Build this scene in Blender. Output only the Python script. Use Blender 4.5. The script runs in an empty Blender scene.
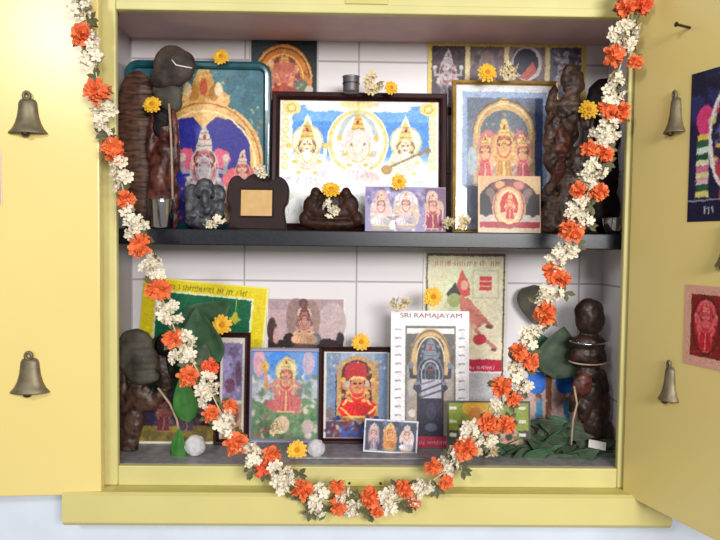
import bpy, bmesh, math, random
import numpy as np
from mathutils import Vector, Matrix, noise
random.seed(7)
RNG = np.random.default_rng(11)
C = bpy.context.scene.collection
PI = math.pi

# ------------------------------------------------------------------ camera
YAW, PITCH, ROLL = 0.01470891, 0.04241146, 0.01139623
CAM = Vector((-0.03695219, -1.13957651, 0.40347568)); F = 640.0
_f = Vector((math.sin(YAW)*math.cos(PITCH), math.cos(YAW)*math.cos(PITCH), -math.sin(PITCH)))
_r0 = Vector((math.cos(YAW), -math.sin(YAW), 0)); _u0 = _r0.cross(_f)
_r = math.cos(ROLL)*_r0 + math.sin(ROLL)*_u0
_u = -math.sin(ROLL)*_r0 + math.cos(ROLL)*_u0
cd = bpy.data.cameras.new('camera'); cam = bpy.data.objects.new('camera', cd); C.objects.link(cam)
cd.sensor_fit = 'HORIZONTAL'; cd.sensor_width = 36.0; cd.lens = F/720*36; cd.clip_start = 0.01
cam.matrix_world = Matrix(((_r.x, _u.x, -_f.x, CAM.x), (_r.y, _u.y, -_f.y, CAM.y), (_r.z, _u.z, -_f.z, CAM.z), (0, 0, 0, 1)))
bpy.context.scene.camera = cam

def ray(x, y): return _f + _r*((x-360)/F) - _u*((y-270)/F)
def at(x, y, Y):
    d = ray(x, y); return CAM + d*((Y-CAM.y)/d.y)
def on_floor(x, y, z):
    d = ray(x, y); return CAM + d*((z-CAM.z)/d.z)
def mpp(P): return (Vector(P)-CAM).dot(_f)/F          # metres per pixel at that depth

SHELF_Z, SHELF_F = 0.4255, 0.04
NX0, NX1, NZ1, NY1 = -0.495, 0.4935, 0.8175, 0.20

# ------------------------------------------------------------------ materials
def lin(c):
    o = []
    for v in c[:3]:
        v = v/255.0
        o.append(v/12.92 if v <= 0.04045 else ((v+0.055)/1.055)**2.4)
    return (o[0], o[1], o[2], 1.0)
def mat(name, c, rough=0.5, c2=None, scale=30, detail=4, bump=0.0, metal=0.0, spec=0.5, coat=0.0, stretch=None, dist=0.002):
    m = bpy.data.materials.new(name); m.use_nodes = True
    nt = m.node_tree; b = nt.nodes['Principled BSDF']
    b.inputs['Roughness'].default_value = rough; b.inputs['Metallic'].default_value = metal
    b.inputs['Specular IOR Level'].default_value = spec; b.inputs['Coat Weight'].default_value = coat
    b.inputs['Base Color'].default_value = lin(c)
    if c2 is not None or bump:
        tc = nt.nodes.new('ShaderNodeTexCoord'); nz = nt.nodes.new('ShaderNodeTexNoise')
        src = tc.outputs['Object']
        if stretch:
            mp = nt.nodes.new('ShaderNodeMapping'); mp.inputs['Scale'].default_value = stretch
            nt.links.new(src, mp.inputs['Vector']); src = mp.outputs['Vector']
        nt.links.new(src, nz.inputs['Vector'])
        nz.inputs['Scale'].default_value = scale; nz.inputs['Detail'].default_value = detail
        if c2 is not None:
            r = nt.nodes.new('ShaderNodeValToRGB')
            r.color_ramp.elements[0].position = 0.35; r.color_ramp.elements[1].position = 0.68
            r.color_ramp.elements[0].color = lin(c); r.color_ramp.elements[1].color = lin(c2)
            nt.links.new(nz.outputs['Fac'], r.inputs['Fac']); nt.links.new(r.outputs['Color'], b.inputs['Base Color'])
        if bump:
            bp = nt.nodes.new('ShaderNodeBump'); bp.inputs['Strength'].default_value = bump; bp.inputs['Distance'].default_value = dist
            nt.links.new(nz.outputs['Fac'], bp.inputs['Height']); nt.links.new(bp.outputs['Normal'], b.inputs['Normal'])
    return m
def print_mat(name, rough=0.4, coat=0.0):
    m = bpy.data.materials.new(name); m.use_nodes = True; nt = m.node_tree; b = nt.nodes['Principled BSDF']
    a = nt.nodes.new('ShaderNodeVertexColor'); a.layer_name = 'ink'
    nt.links.new(a.outputs['Color'], b.inputs['Base Color'])
    b.inputs['Roughness'].default_value = rough; b.inputs['Coat Weight'].default_value = coat
    b.inputs['Specular IOR Level'].default_value = 0.35
    return m
def tile_mat():
    m = bpy.data.materials.new('white_wall_tile'); m.use_nodes = True; nt = m.node_tree; b = nt.nodes['Principled BSDF']
    tc = nt.nodes.new('ShaderNodeTexCoord'); sp = nt.nodes.new('ShaderNodeSeparateXYZ'); nt.links.new(tc.outputs['Object'], sp.inputs[0])
    def M(op, a, bb=None):
        n = nt.nodes.new('ShaderNodeMath'); n.operation = op
        for i, v in enumerate((a, bb)):
            if v is None: continue
            if isinstance(v, (int, float)): n.inputs[i].default_value = v
            else: nt.links.new(v, n.inputs[i])
        return n.outputs[0]
    def line(s, off, per, w):
        t = M('ADD', s, -off); t = M('DIVIDE', t, per); t = M('FRACT', t); t = M('SUBTRACT', t, 0.5); t = M('ABSOLUTE', t)
        return M('GREATER_THAN', t, 0.5 - w/per/2)
    # back wall uses X,Z joints; side walls only Z and Y
    g = M('MAXIMUM', line(sp.outputs['X'], TX, 0.2345, 0.0035), line(sp.outputs['Z'], TZ, 0.2275, 0.004))
    nz = nt.nodes.new('ShaderNodeTexNoise'); nz.inputs['Scale'].default_value = 3.5; nz.inputs['Detail'].default_value = 3
    nt.links.new(tc.outputs['Object'], nz.inputs['Vector'])
    mx = nt.nodes.new('ShaderNodeMix'); mx.data_type = 'RGBA'
    mx.inputs[6].default_value = lin((232, 226, 226)); mx.inputs[7].default_value = lin((222, 216, 219)); nt.links.new(nz.outputs['Fac'], mx.inputs[0])
    m2 = nt.nodes.new('ShaderNodeMix'); m2.data_type = 'RGBA'; nt.links.new(g, m2.inputs[0]); nt.links.new(mx.outputs[2], m2.inputs[6])
    m2.inputs[7].default_value = lin((176, 169, 170)); nt.links.new(m2.outputs[2], b.inputs['Base Color'])
    b.inputs['Roughness'].default_value = 0.22
    bp = nt.nodes.new('ShaderNodeBump'); bp.invert = True; bp.inputs['Strength'].default_value = 0.5; bp.inputs['Distance'].default_value = 0.001
    nt.links.new(g, bp.inputs['Height']); nt.links.new(bp.outputs['Normal'], b.inputs['Normal'])
    return m
TX = at(356.5, 280, NY1).x; TZ = at(300, 281, NY1).z

def glass_mat():
    m = bpy.data.materials.new('clear_glass'); m.use_nodes = True; nt = m.node_tree
    nt.nodes.remove(nt.nodes['Principled BSDF']); o = nt.nodes['Material Output']
    t = nt.nodes.new('ShaderNodeBsdfTransparent'); g = nt.nodes.new('ShaderNodeBsdfGlossy'); g.inputs['Roughness'].default_value = 0.05
    f = nt.nodes.new('ShaderNodeFresnel'); f.inputs['IOR'].default_value = 1.45; x = nt.nodes.new('ShaderNodeMixShader')
    nt.links.new(f.outputs[0], x.inputs[0]); nt.links.new(t.outputs[0], x.inputs[1]); nt.links.new(g.outputs[0], x.inputs[2]); nt.links.new(x.outputs[0], o.inputs[0])
    return m

M_ = {}
M_['door'] = mat('yellow_door_paint', (229, 207, 130), 0.27, (231, 210, 134), 5, 3, 0.05)
M_['frame'] = mat('greenish_cream_yellow_paint', (200, 190, 124), 0.45, (208, 199, 132), 9, 4, 0.08)  # stiles and rails: greener and darker than the doors
M_['sill'] = mat('cream_yellow_paint', (212, 199, 128), 0.45, (206, 193, 124), 8, 4, 0.08)
M_['ledge'] = mat('olive_paint', (192, 182, 104), 0.55, (202, 192, 116), 12, 4, 0.08)  # darker olive tone for the sill top and strike plates
M_['wall'] = mat('pale_distemper_wall', (214, 221, 231), 0.85, (206, 214, 226), 14, 5, 0.15)
M_['tile'] = tile_mat()
M_['ceil'] = mat('pinkish_plaster', (226, 192, 190), 0.6, (210, 176, 176), 12, 4, 0.1)
M_['granite'] = mat('black_granite', (14, 16, 24), 0.3, (30, 32, 42), 260, 3)
M_['grey_stone'] = mat('grey_floor_stone', (150, 147, 150), 0.4, (120, 117, 122), 60, 5, 0.1)
M_['print'] = print_mat('printed_paper', 0.4)
M_['gloss_print'] = print_mat('glossy_printed_paper', 0.22, 0.2)
M_['maroon'] = mat('dark_maroon_wood', (50, 16, 16), 0.4, (34, 10, 10), 40, 4, 0.1, spec=0.18)
M_['teal'] = mat('teal_moulding', (20, 82, 90), 0.22, (14, 64, 72), 30, 3, 0, coat=0.5)
M_['gold'] = mat('gilt_moulding', (196, 158, 84), 0.35, (160, 120, 58), 60, 4, 0.2, metal=0.5)
M_['board'] = mat('brown_backing_board', (120, 92, 66), 0.8, (104, 78, 54), 50)
M_['brass'] = mat('aged_brass', (132, 120, 94), 0.48, (98, 88, 68), 45, 4, 0.2, metal=0.45)
M_['steel'] = mat('polished_steel', (200, 200, 204), 0.16, metal=1.0)
M_['dark_metal'] = mat('dark_metal', (70, 60, 48), 0.5, metal=0.8)
M_['wood_dk'] = mat('dark_brown_carved_wood', (24, 14, 11), 0.42, (62, 41, 32), 60, 6, 0.7, spec=0.35)
M_['wood_br'] = mat('brown_carved_wood', (104, 70, 52), 0.5, (44, 26, 20), 42, 6, 0.7, stretch=(1, 1, 5), spec=0.3)
M_['wood_red'] = mat('reddish_brown_carved_wood', (36, 14, 11), 0.4, (108, 54, 42), 60, 6, 0.7, spec=0.35)
M_['wood_blk'] = mat('blackened_carved_wood', (14, 10, 10), 0.55, (30, 22, 20), 50, 5, 0.4, spec=0.18)
M_['wood_mid'] = mat('weathered_brown_carved_wood', (26, 15, 12), 0.42, (92, 66, 52), 60, 6, 0.8, spec=0.35)
M_['stone'] = mat('grey_black_stone', (32, 32, 36), 0.4, (84, 84, 90), 60, 6, 0.5, spec=0.35)
M_['plaque'] = mat('dark_varnished_wood', (40, 13, 9), 0.45, (26, 9, 7), 30, 4, 0.05, spec=0.18)
M_['tan'] = mat('tan_paper', (206, 168, 110), 0.7, (196, 156, 98), 60, 3)
M_['carve_br'] = mat('brown_varnished_carving', (56, 30, 18), 0.45, (34, 18, 12), 60, 5, 0.4, spec=0.18)
M_['leaf_old'] = mat('withered_grey_green_leaf', (50, 47, 40), 0.55, (88, 82, 70), 30, 5, 0.3, spec=0.18)
M_['leaf_dry'] = mat('withered_brown_leaf', (38, 31, 29), 0.5, (80, 68, 60), 30, 5, 0.3, spec=0.18)
M_['leaf_dk'] = mat('dark_green_leaf', (52, 80, 56), 0.45, (76, 104, 74), 30, 4, 0.2, spec=0.18)
M_['leaf_heap'] = mat('dull_green_leaf', (54, 68, 52), 0.55, (78, 90, 70), 40, 4, 0.2, spec=0.18)
M_['leaf_br'] = mat('fresh_green_leaf', (48, 106, 40), 0.45, (68, 128, 54), 50, 4, 0.1)
M_['leaf_g'] = mat('garland_green_leaf', (62, 74, 42), 0.6, (112, 100, 66), 60, 4, 0.1)
M_['white_petal'] = mat('white_petal', (236, 228, 208), 0.6, (218, 204, 176), 90, 3)
M_['cream_petal'] = mat('cream_petal', (222, 206, 168), 0.6, (204, 184, 144), 90, 3)
M_['orange_petal'] = mat('orange_petal', (236, 126, 70), 0.6, (228, 100, 50), 80, 3)
M_['deep_orange_petal'] = mat('deep_orange_petal', (226, 78, 38), 0.6, (236, 110, 62), 80, 3)
M_['yellow_petal'] = mat('yellow_petal', (240, 192, 40), 0.55, (228, 168, 26), 90, 3)
M_['yellow_core'] = mat('ochre_flower_centre', (206, 132, 20), 0.7, (180, 108, 16), 200, 3)
M_['string'] = mat('cotton_string', (200, 186, 150), 0.9)
M_['cotton'] = mat('pale_cotton', (206, 204, 204), 0.9, (182, 180, 184), 70, 5, 0.5)
M_['stem'] = mat('pale_dry_stem', (180, 156, 130), 0.7, (150, 124, 104), 60, 4)
M_['ash'] = mat('white_ash_mark', (222, 214, 206), 0.9)
M_['ink'] = mat('dark_red_ink', (140, 56, 60), 0.6)
M_['glass'] = glass_mat()

# ------------------------------------------------------------------ object helpers
def link(name, me, m, parent=None, smooth=True):
    if m is not None: me.materials.append(m)
    if smooth:
        for p in me.polygons: p.use_smooth = True
    o = bpy.data.objects.new(name, me); C.objects.link(o)
    if parent: o.parent = parent
    return o
def obj(name, bm, m, parent=None, smooth=False):
    me = bpy.data.meshes.new(name); bmesh.ops.recalc_face_normals(bm, faces=bm.faces[:]); bm.to_mesh(me); bm.free()
    return link(name, me, m, parent, smooth)
def tag(o, label=None, cat=None, group=None, kind=None):
    if label: o['label'] = label
    if cat: o['category'] = cat
    if group: o['group'] = group
    if kind: o['kind'] = kind
    return o
def thing(name, label, cat, loc=(0, 0, 0), rot=(0, 0, 0), group=None):
    o = bpy.data.objects.new(name, None); C.objects.link(o); o.location = loc; o.rotation_euler = rot
    o.empty_display_size = 0.02
    return tag(o, label, cat, group)
def box(bm, x0, y0, z0, x1, y1, z1, bev=0.0):
    v = [bm.verts.new(p) for p in ((x0,y0,z0),(x1,y0,z0),(x1,y1,z0),(x0,y1,z0),(x0,y0,z1),(x1,y0,z1),(x1,y1,z1),(x0,y1,z1))]
    fs = [bm.faces.new([v[i] for i in q]) for q in ((0,3,2,1),(4,5,6,7),(0,1,5,4),(1,2,6,5),(2,3,7,6),(3,0,4,7))]
    if bev:
        es = list({e for f in fs for e in f.edges})
        bmesh.ops.bevel(bm, geom=es, offset=bev, segments=2, affect='EDGES', profile=0.5)
def boxobj(name, a, b, m, parent=None, bev=0.0):
    bm = bmesh.new(); box(bm, *a, *b, bev); return obj(name, bm, m, parent)
def lathe(bm, prof, n=28, a0=0.0, a1=2*PI, mtx=None, sy=1.0):
    full = abs(a1-a0-2*PI) < 1e-6; k = n if full else n+1
    rings = []
    for r, z in prof:
        ring = []
        for i in range(k):
            a = a0+(a1-a0)*i/n; p = Vector((r*math.cos(a), r*math.sin(a)*sy, z))
            ring.append(bm.verts.new(mtx @ p if mtx else p))
        rings.append(ring)
    for a, b in zip(rings, rings[1:]):
        for i in range(k if full else k-1):
            j = (i+1) % k; bm.faces.new((a[i], a[j], b[j], b[i]))
    for ring in (rings[0], rings[-1]):
        if full or len(ring) > 2:
            try: bm.faces.new(ring)
            except ValueError: pass
    return rings
def tube(bm, pts, r, n=8, closed=False):
    pts = [Vector(p) for p in pts]; rings = []
    for i, p in enumerate(pts):
        t = (pts[min(i+1, len(pts)-1)]-pts[max(i-1, 0)]) if not closed else (pts[(i+1) % len(pts)]-pts[i-1])
        t.normalize(); a = t.cross(Vector((0.13, 0.9, 0.41))).normalized(); b = t.cross(a)
        rr = r[i] if isinstance(r, (list, tuple)) else r
        rings.append([bm.verts.new(p+rr*(math.cos(2*PI*k/n)*a+math.sin(2*PI*k/n)*b)) for k in range(n)])
    seq = list(zip(rings, rings[1:])) + ([(rings[-1], rings[0])] if closed else [])
    for a, b in seq:
        for k in range(n): bm.faces.new((a[k], a[(k+1) % n], b[(k+1) % n], b[k]))
    if not closed: bm.faces.new(rings[0][::-1]); bm.faces.new(rings[-1])
def ell(bm, c, r, rot=None, u=16, v=10):
    mt = Matrix.Translation(c) @ (rot.to_4x4() if rot else Matrix.Identity(4)) @ Matrix.Diagonal((*r, 1))
    bmesh.ops.create_uvsphere(bm, u_segments=u, v_segments=v, radius=1.0, matrix=mt)
def RY(deg): return Matrix.Rotation(math.radians(deg), 3, 'Y')

def remesh(bm, voxel, amp=0.0, freq=60.0, smooth=2, ribs=None, groove=None):
    """fuse overlapping lumps into one continuous carved surface"""
    me = bpy.data.meshes.new('tmp'); bm.to_mesh(me); bm.free()
    o = bpy.data.objects.new('tmp', me); C.objects.link(o)
    md = o.modifiers.new('r', 'REMESH'); md.mode = 'VOXEL'; md.voxel_size = voxel
    sm = o.modifiers.new('s', 'SMOOTH'); sm.iterations = smooth; sm.factor = 0.5
    dg = bpy.context.evaluated_depsgraph_get(); out = bpy.data.meshes.new_from_object(o.evaluated_get(dg))
    bpy.data.objects.remove(o); bpy.data.meshes.remove(me)
    nrm = [v.normal.copy() for v in out.vertices]
    for v, n in zip(out.vertices, nrm):
        d = 0.0
        if amp: d += amp*(noise.noise(v.co*freq) + 0.5*noise.noise(v.co*freq*2.3))
        if ribs: d += ribs[0]*math.sin(v.co.z*ribs[1] + 1.5*noise.noise(v.co*25))
        v.co += n*d
    zmin = min(v.co.z for v in out.vertices)
    return out

# ------------------------------------------------------------------ the painter (flat printed pictures)
class Pic:
    """paints a flat print; every coordinate is in the print's own little grid (photo pixels)"""
    def __init__(s, x0, y0, x1, y1, bg, k=2.0):
        s.b = (x0, y0, x1, y1); s.nx = max(3, int((x1-x0)*k)+1); s.ny = max(3, int((y1-y0)*k)+1)
        s.X, s.Y = np.meshgrid(np.linspace(x0, x1, s.nx), np.linspace(y0, y1, s.ny))
        s.c = np.empty((s.ny, s.nx, 3)); s.c[:] = bg
    def mix(s, a, c):
        a = np.clip(a, 0, 1)[..., None]; s.c = s.c*(1-a) + np.array(c, float)*a; return s
    def rect(s, x0, y0, x1, y1, c, soft=0.7, al=1.0):
        d = np.minimum(np.minimum(s.X-x0, x1-s.X), np.minimum(s.Y-y0, y1-s.Y)); return s.mix(al*(d/soft+0.5), c)
    def ell(s, cx, cy, rx, ry, c, rot=0, soft=0.9, al=1.0):
        a = math.radians(rot); dx, dy = s.X-cx, s.Y-cy
        u = (dx*math.cos(a)+dy*math.sin(a))/rx; v = (-dx*math.sin(a)+dy*math.cos(a))/ry
        return s.mix(al*((1-np.sqrt(u*u+v*v))*min(rx, ry)/soft+0.5), c)
    def ring(s, cx, cy, rx, ry, w, c, top=False, soft=0.9, al=1.0):
        u, v = (s.X-cx)/rx, (s.Y-cy)/ry; d = np.abs(np.sqrt(u*u+v*v)-1)*min(rx, ry)
        a = (w/2-d)/soft+0.5
        if top: a = a*(s.Y <= cy)
        return s.mix(al*np.clip(a, 0, 1), c)
    def arch(s, cx, top, hw, bottom, c, soft=0.9, sq=2.0):
        """round-topped panel"""
        ys = top+hw; u = np.abs(s.X-cx)/hw
        v = np.clip((ys-s.Y)/hw, 0, None); d = (1-(u**sq+v**sq)**(1/sq))*hw
        d = np.minimum(d, bottom-s.Y); return s.mix(d/soft+0.5, c)
    def poly(s, pts, c, soft=0.8, al=1.0):
        # signed distance to polygon
        ins = np.zeros(s.X.shape, bool); dm = np.full(s.X.shape, 1e9); n = len(pts)
        for i in range(n):
            (x1, y1), (x2, y2) = pts[i], pts[(i+1) % n]
            if y1 != y2:
                cond = ((y1 > s.Y) != (y2 > s.Y)) & (s.X < (x2-x1)*(s.Y-y1)/(y2-y1)+x1); ins ^= cond
            L = (x2-x1)**2+(y2-y1)**2+1e-9; t = np.clip(((s.X-x1)*(x2-x1)+(s.Y-y1)*(y2-y1))/L, 0, 1)
            dm = np.minimum(dm, np.hypot(s.X-x1-t*(x2-x1), s.Y-y1-t*(y2-y1)))
        return s.mix(al*(np.where(ins, dm, -dm)/soft+0.5), c)
    def line(s, pts, w, c, al=1.0):
        dm = np.full(s.X.shape, 1e9)
        for (x1, y1), (x2, y2) in zip(pts, pts[1:]):
            L = (x2-x1)**2+(y2-y1)**2+1e-9; t = np.clip(((s.X-x1)*(x2-x1)+(s.Y-y1)*(y2-y1))/L, 0, 1)
            dm = np.minimum(dm, np.hypot(s.X-x1-t*(x2-x1), s.Y-y1-t*(y2-y1)))
        return s.mix(al*((w/2-dm)/0.8+0.5), c)
    def blots(s, x0, y0, x1, y1, cols, n, r0=1.5, r1=4, al=0.8, seed=0):
        g = np.random.default_rng(seed+5)
        for i in range(n):
            c = cols[g.integers(len(cols))]
            s.ell(g.uniform(x0, x1), g.uniform(y0, y1), g.uniform(r0, r1), g.uniform(r0, r1), c, g.uniform(0, 90), 1.2, al)
        return s
    def script(s, x0, x1, y, h, c, seed=0, gap=2.2):
        """unreadable small lettering: short strokes in word groups"""
        g = np.random.default_rng(seed+3); x = x0
        while x < x1:
            if g.random() < 0.14: x += gap*1.2; continue
            s.line([(x, y+h/2), (x+g.uniform(-.4, .9), y-h/2*g.uniform(.3, 1))], 0.9, c, 0.85)
            if g.random() < .5: s.line([(x, y), (x+gap*.7, y-h*.2)], 0.8, c, 0.7)
            x += gap
        return s
    def figure(s, cx, top, H, skin, robe, metal, halo=None, seat=True, arms=4, dark=(70, 40, 36), sash=(206, 60, 70)):
        """a small crowned figure the way devotional prints draw them"""
        u = H/100.0; Y = lambda v: top+v*u
        sh = lambda c, f: tuple(min(255, v*f) for v in c)
        if halo: s.ell(cx, Y(26), 19*u, 20*u, halo).ring(cx, Y(26), 18*u, 19*u, 1.6*u, sh(halo, .78))
        s.ell(cx, Y(32), 11*u, 12*u, dark)
        s.poly([(cx, Y(0)), (cx-4*u, Y(7)), (cx-8*u, Y(20)), (cx-8*u, Y(25)), (cx+8*u, Y(25)), (cx+8*u, Y(20)), (cx+4*u, Y(7))], metal)
        for v in (8, 14, 20): s.line([(cx-v*.36*u, Y(v)), (cx+v*.36*u, Y(v))], 1.1*u, sh(metal, .66))
        s.ell(cx, Y(12), 1.6*u, 2.4*u, (170, 30, 50))
        s.ell(cx, Y(31), 7.2*u, 8.2*u, skin)
        for d in (-1, 1):
            s.ell(cx+d*3*u, Y(30), 1.7*u, 1.1*u, (40, 26, 26)).ell(cx+d*7.6*u, Y(33), 1.8*u, 3*u, metal)
        s.line([(cx, Y(25)), (cx, Y(28))], 1.2*u, (180, 30, 40)).line([(cx-2*u, Y(36)), (cx+2*u, Y(36))], 1.2*u, (170, 50, 50))
        s.ell(cx, Y(52), 12*u, 14*u, skin).ell(cx, Y(60), 10*u, 9*u, robe)
        for d in (-1, 1):
            s.line([(cx+d*10*u, Y(44)), (cx+d*17*u, Y(56)), (cx+d*9*u, Y(64))], 5*u, skin)
            s.ell(cx+d*15*u, Y(51), 3*u, 2*u, metal).ell(cx+d*10*u, Y(64), 3*u, 2*u, metal)
            if arms == 4: s.line([(cx+d*11*u, Y(44)), (cx+d*21*u, Y(44)), (cx+d*22*u, Y(34))], 4.2*u, skin).ell(cx+d*22*u, Y(31), 3.4*u, 3.6*u, metal)
        for r_ in (6, 10, 14): s.ring(cx, Y(41), r_*u, (r_+5)*u, 1.3*u, metal if r_ != 10 else sash, al=.9*(r_ > 0))
        if seat:
            s.ell(cx, Y(80), 27*u, 13*u, robe).ell(cx-14*u, Y(80), 12*u, 8*u, sh(robe, 1.12)).ell(cx+14*u, Y(80), 12*u, 8*u, sh(robe, .86))
            for q in (-18, -9, 0, 9, 18): s.line([(cx+q*.5*u, Y(70)), (cx+q*u, Y(92))], 1*u, sh(robe, .72))
            s.line([(cx-24*u, Y(90)), (cx+24*u, Y(90))], 2.4*u, metal).ell(cx, Y(96), 26*u, 5*u, sh(metal, .8))
        else:
            s.poly([(cx-10*u, Y(60)), (cx+10*u, Y(60)), (cx+15*u, Y(97)), (cx-15*u, Y(97))], robe)
            for q in (-10, -4, 4, 10): s.line([(cx+q*.7*u, Y(62)), (cx+q*1.2*u, Y(96))], 1.1*u, sh(robe, .74))
            s.line([(cx-14*u, Y(95)), (cx+14*u, Y(95))], 2.6*u, metal).line([(cx, Y(62)), (cx, Y(92))], 2.6*u, metal)
        return s
    def grain(s, a, seed=0):
        g = np.random.default_rng(seed); s.c = np.clip(s.c + g.normal(0, a, s.c.shape[:2])[..., None], 0, 255); return s
    def photo(s, amp=1.6, lum=14, seed=0, fine=.9):
        """roughen the outlines like a real halftone photograph"""
        g = np.random.default_rng(seed+77); ny, nx = s.ny, s.nx
        def field(step):
            a = g.normal(0, 1, (ny//step+3, nx//step+3)); yi = np.linspace(0, a.shape[0]-1.001, ny); xi = np.linspace(0, a.shape[1]-1.001, nx)
            y0 = yi.astype(int); x0 = xi.astype(int); fy = (yi-y0)[:, None]; fx = (xi-x0)[None]
            A = a[y0][:, x0]; B = a[y0][:, x0+1]; Cc = a[y0+1][:, x0]; D = a[y0+1][:, x0+1]
            return (A*(1-fx)+B*fx)*(1-fy)+(Cc*(1-fx)+D*fx)*fy
        edge = np.minimum(np.minimum(s.X-s.b[0], s.b[2]-s.X), np.minimum(s.Y-s.b[1], s.b[3]-s.Y)); m = np.clip(edge/5, 0, 1)
        k = nx/(s.b[2]-s.b[0])
        dx = (field(6)*amp+field(2)*fine)*k*m; dy = (field(6)*amp+field(2)*fine)*k*m
        jj, ii = np.meshgrid(np.arange(nx), np.arange(ny)); jx = np.clip(np.rint(jj+dx), 0, nx-1).astype(int); iy = np.clip(np.rint(ii+dy), 0, ny-1).astype(int)
        c = s.c[iy, jx]; c = c*(1+(field(3)*.5+field(8)*.5)[..., None]*lum/255*1.4*m[..., None]) + (field(2)*lum*.8*m)[..., None]
        c = c + np.stack([field(4), field(4), field(4)], -1)*lum*.35*m[..., None]
        s.c = np.clip(c, 0, 255); return s
    def mesh(s, name, w, h, thick=0.0008, edge=(225, 222, 215)):
        """grid in local XZ, bottom centre at origin, facing -Y, with a real thickness"""
        nx, ny = s.nx, s.ny
        gx = np.linspace(-w/2, w/2, nx); gz = np.linspace(h, 0, ny)
        GX, GZ = np.meshgrid(gx, gz); co = np.stack([GX, np.zeros_like(GX), GZ], -1).reshape(-1, 3)
        back = np.array([[-w/2, thick, 0], [w/2, thick, 0], [w/2, thick, h], [-w/2, thick, h]])
        allv = np.concatenate([co, back]); N = nx*ny
        ii = np.arange(N).reshape(ny, nx)
        q = np.stack([ii[1:, :-1], ii[1:, 1:], ii[:-1, 1:], ii[:-1, :-1]], -1).reshape(-1, 4)
        bl, br, tr, tl = ii[-1, 0], ii[-1, -1], ii[0, -1], ii[0, 0]
        B = N
        faces = q.tolist() + [[B, B+3, B+2, B+1], [int(bl), B, B+1, int(br)], [int(tr), B+2, B+3, int(tl)], [int(br), B+1, B+2, int(tr)], [int(tl), B+3, B, int(bl)]]
        me = bpy.data.meshes.new(name); me.from_pydata(allv.tolist(), [], faces)
        cc = np.clip(s.c, 0, 255)/255.0; L = np.where(cc <= 0.04045, cc/12.92, ((cc+0.055)/1.055)**2.4).reshape(-1, 3)
        L = np.concatenate([L, np.repeat(np.array([lin(edge)[:3]]), 4, 0)]); L = np.concatenate([L, np.ones((len(L), 1))], 1)
        at_ = me.color_attributes.new('ink', 'FLOAT_COLOR', 'POINT'); at_.data.foreach_set('color', L.astype(np.float32).ravel())
        return me

def size_of(pic, P):
    x0, y0, x1, y1 = pic.b; k = mpp(P); return (x1-x0)*k, (y1-y0)*k
def spot(pic, Y=None, floor=None):
    """bottom-centre of the picture in the room: either at depth Y or standing on a plane"""
    x0, y0, x1, y1 = pic.b; cx = (x0+x1)/2
    P = at(cx, y1, Y)
    if floor is not None: P.z = floor
    return P
def frame_bm(w, h, bw, depth, prof=None, rim=0.0, ox=0.0):
    """mitred moulding around w x h (outer), bar width bw; local XZ, bottom centre at origin, front -Y"""
    prof = prof or [(0, depth), (0, 0.15*depth), (0.15*bw, 0), (0.55*bw, 0.1*depth), (0.8*bw, 0.02*depth), (bw, 0.3*depth), (bw, depth)]
    bm = bmesh.new(); corners = [(-w/2, 0, 1, 1), (w/2, 0, -1, 1), (w/2, h, -1, -1), (-w/2, h, 1, -1)]
    rings = [[bm.verts.new((cx+sx*a, y, cz+sz*a)) for a, y in prof] for cx, cz, sx, sz in corners]
    n = len(prof)
    for i in range(4):
        A, B = rings[i], rings[(i+1) % 4]
        for j in range(n): bm.faces.new((A[j], A[(j+1) % n], B[(j+1) % n], B[j]))
    return bm
def framed(name, label, cat, pic, fw, depth, fmat, Y=None, floor=0.0, tilt=4.0, glass=True, group=None, yaw=0.0, roll=0.0, roundc=False, outer=None, pm='print'):
    """pic.b covers the sheet inside the moulding; fw in px adds the moulding outside it"""
    x0, y0, x1, y1 = pic.b
    ob = (x0-fw, y0-fw, x1+fw, y1+fw)
    P = at((ob[0]+ob[2])/2, ob[3], Y); k = mpp(P); P.z = floor
    top = at((ob[0]+ob[2])/2, ob[1], Y + math.tan(math.radians(tilt))*(ob[3]-ob[1])*k)   # keep the top edge where it stands
    w = (ob[2]-ob[0])*k; h = (top.z-floor)/math.cos(math.radians(tilt)); b = fw*k
    r = thing(name, label, cat, P, (-math.radians(tilt), math.radians(roll), math.radians(yaw)), group)
    bm = frame_bm(w, h, b, depth)
    if roundc:
        bm.free(); bm = rounded_frame(w, h, b, depth, 0.028)
    obj('frame', bm, fmat, r)
    pic.photo(amp=.3, fine=.3, lum=11, seed=int(x0)); me = pic.mesh('print', w-2*b+0.002, h-2*b+0.002); p = link('print', me, M_[pm], r, False); p.location = (0, depth*0.55, b-0.001)
    boxobj('backing_board', (-w/2+b*0.4, depth*0.8, b*0.4), (w/2-b*0.4, depth*0.8+0.003, h-b*0.4), M_['board'], r)
    if glass: boxobj('glass_pane', (-w/2+b*0.95, depth*0.36, b*0.95), (w/2-b*0.95, depth*0.36+0.0012, h-b*0.95), M_['glass'], r)
    return r
def rounded_frame(w, h, b, depth, rad):
    bm = bmesh.new(); prof = [(0, depth), (0, 0.25*depth), (0.12*b, 0.06*depth), (0.35*b, 0), (0.7*b, 0.03*depth), (0.92*b, 0.18*depth), (b, 0.4*depth), (b, depth)]
    path = []
    for cx, cz, a0 in ((w/2-rad, h-rad, 0), (-w/2+rad, h-rad, 90), (-w/2+rad, rad, 180), (w/2-rad, rad, 270)):
        for i in range(9):
            a = math.radians(a0+90*i/8); path.append((cx, cz, math.cos(a), math.sin(a)))
    rings = [[bm.verts.new((cx+(rad-a)*c, y, cz+(rad-a)*s)) for a, y in prof] for cx, cz, c, s in path]
    n = len(prof); m = len(rings)
    for i in range(m):
        A, B = rings[i], rings[(i+1) % m]
        for j in range(n): bm.faces.new((A[j], B[j], B[(j+1) % n], A[(j+1) % n]))
    return bm
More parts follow.
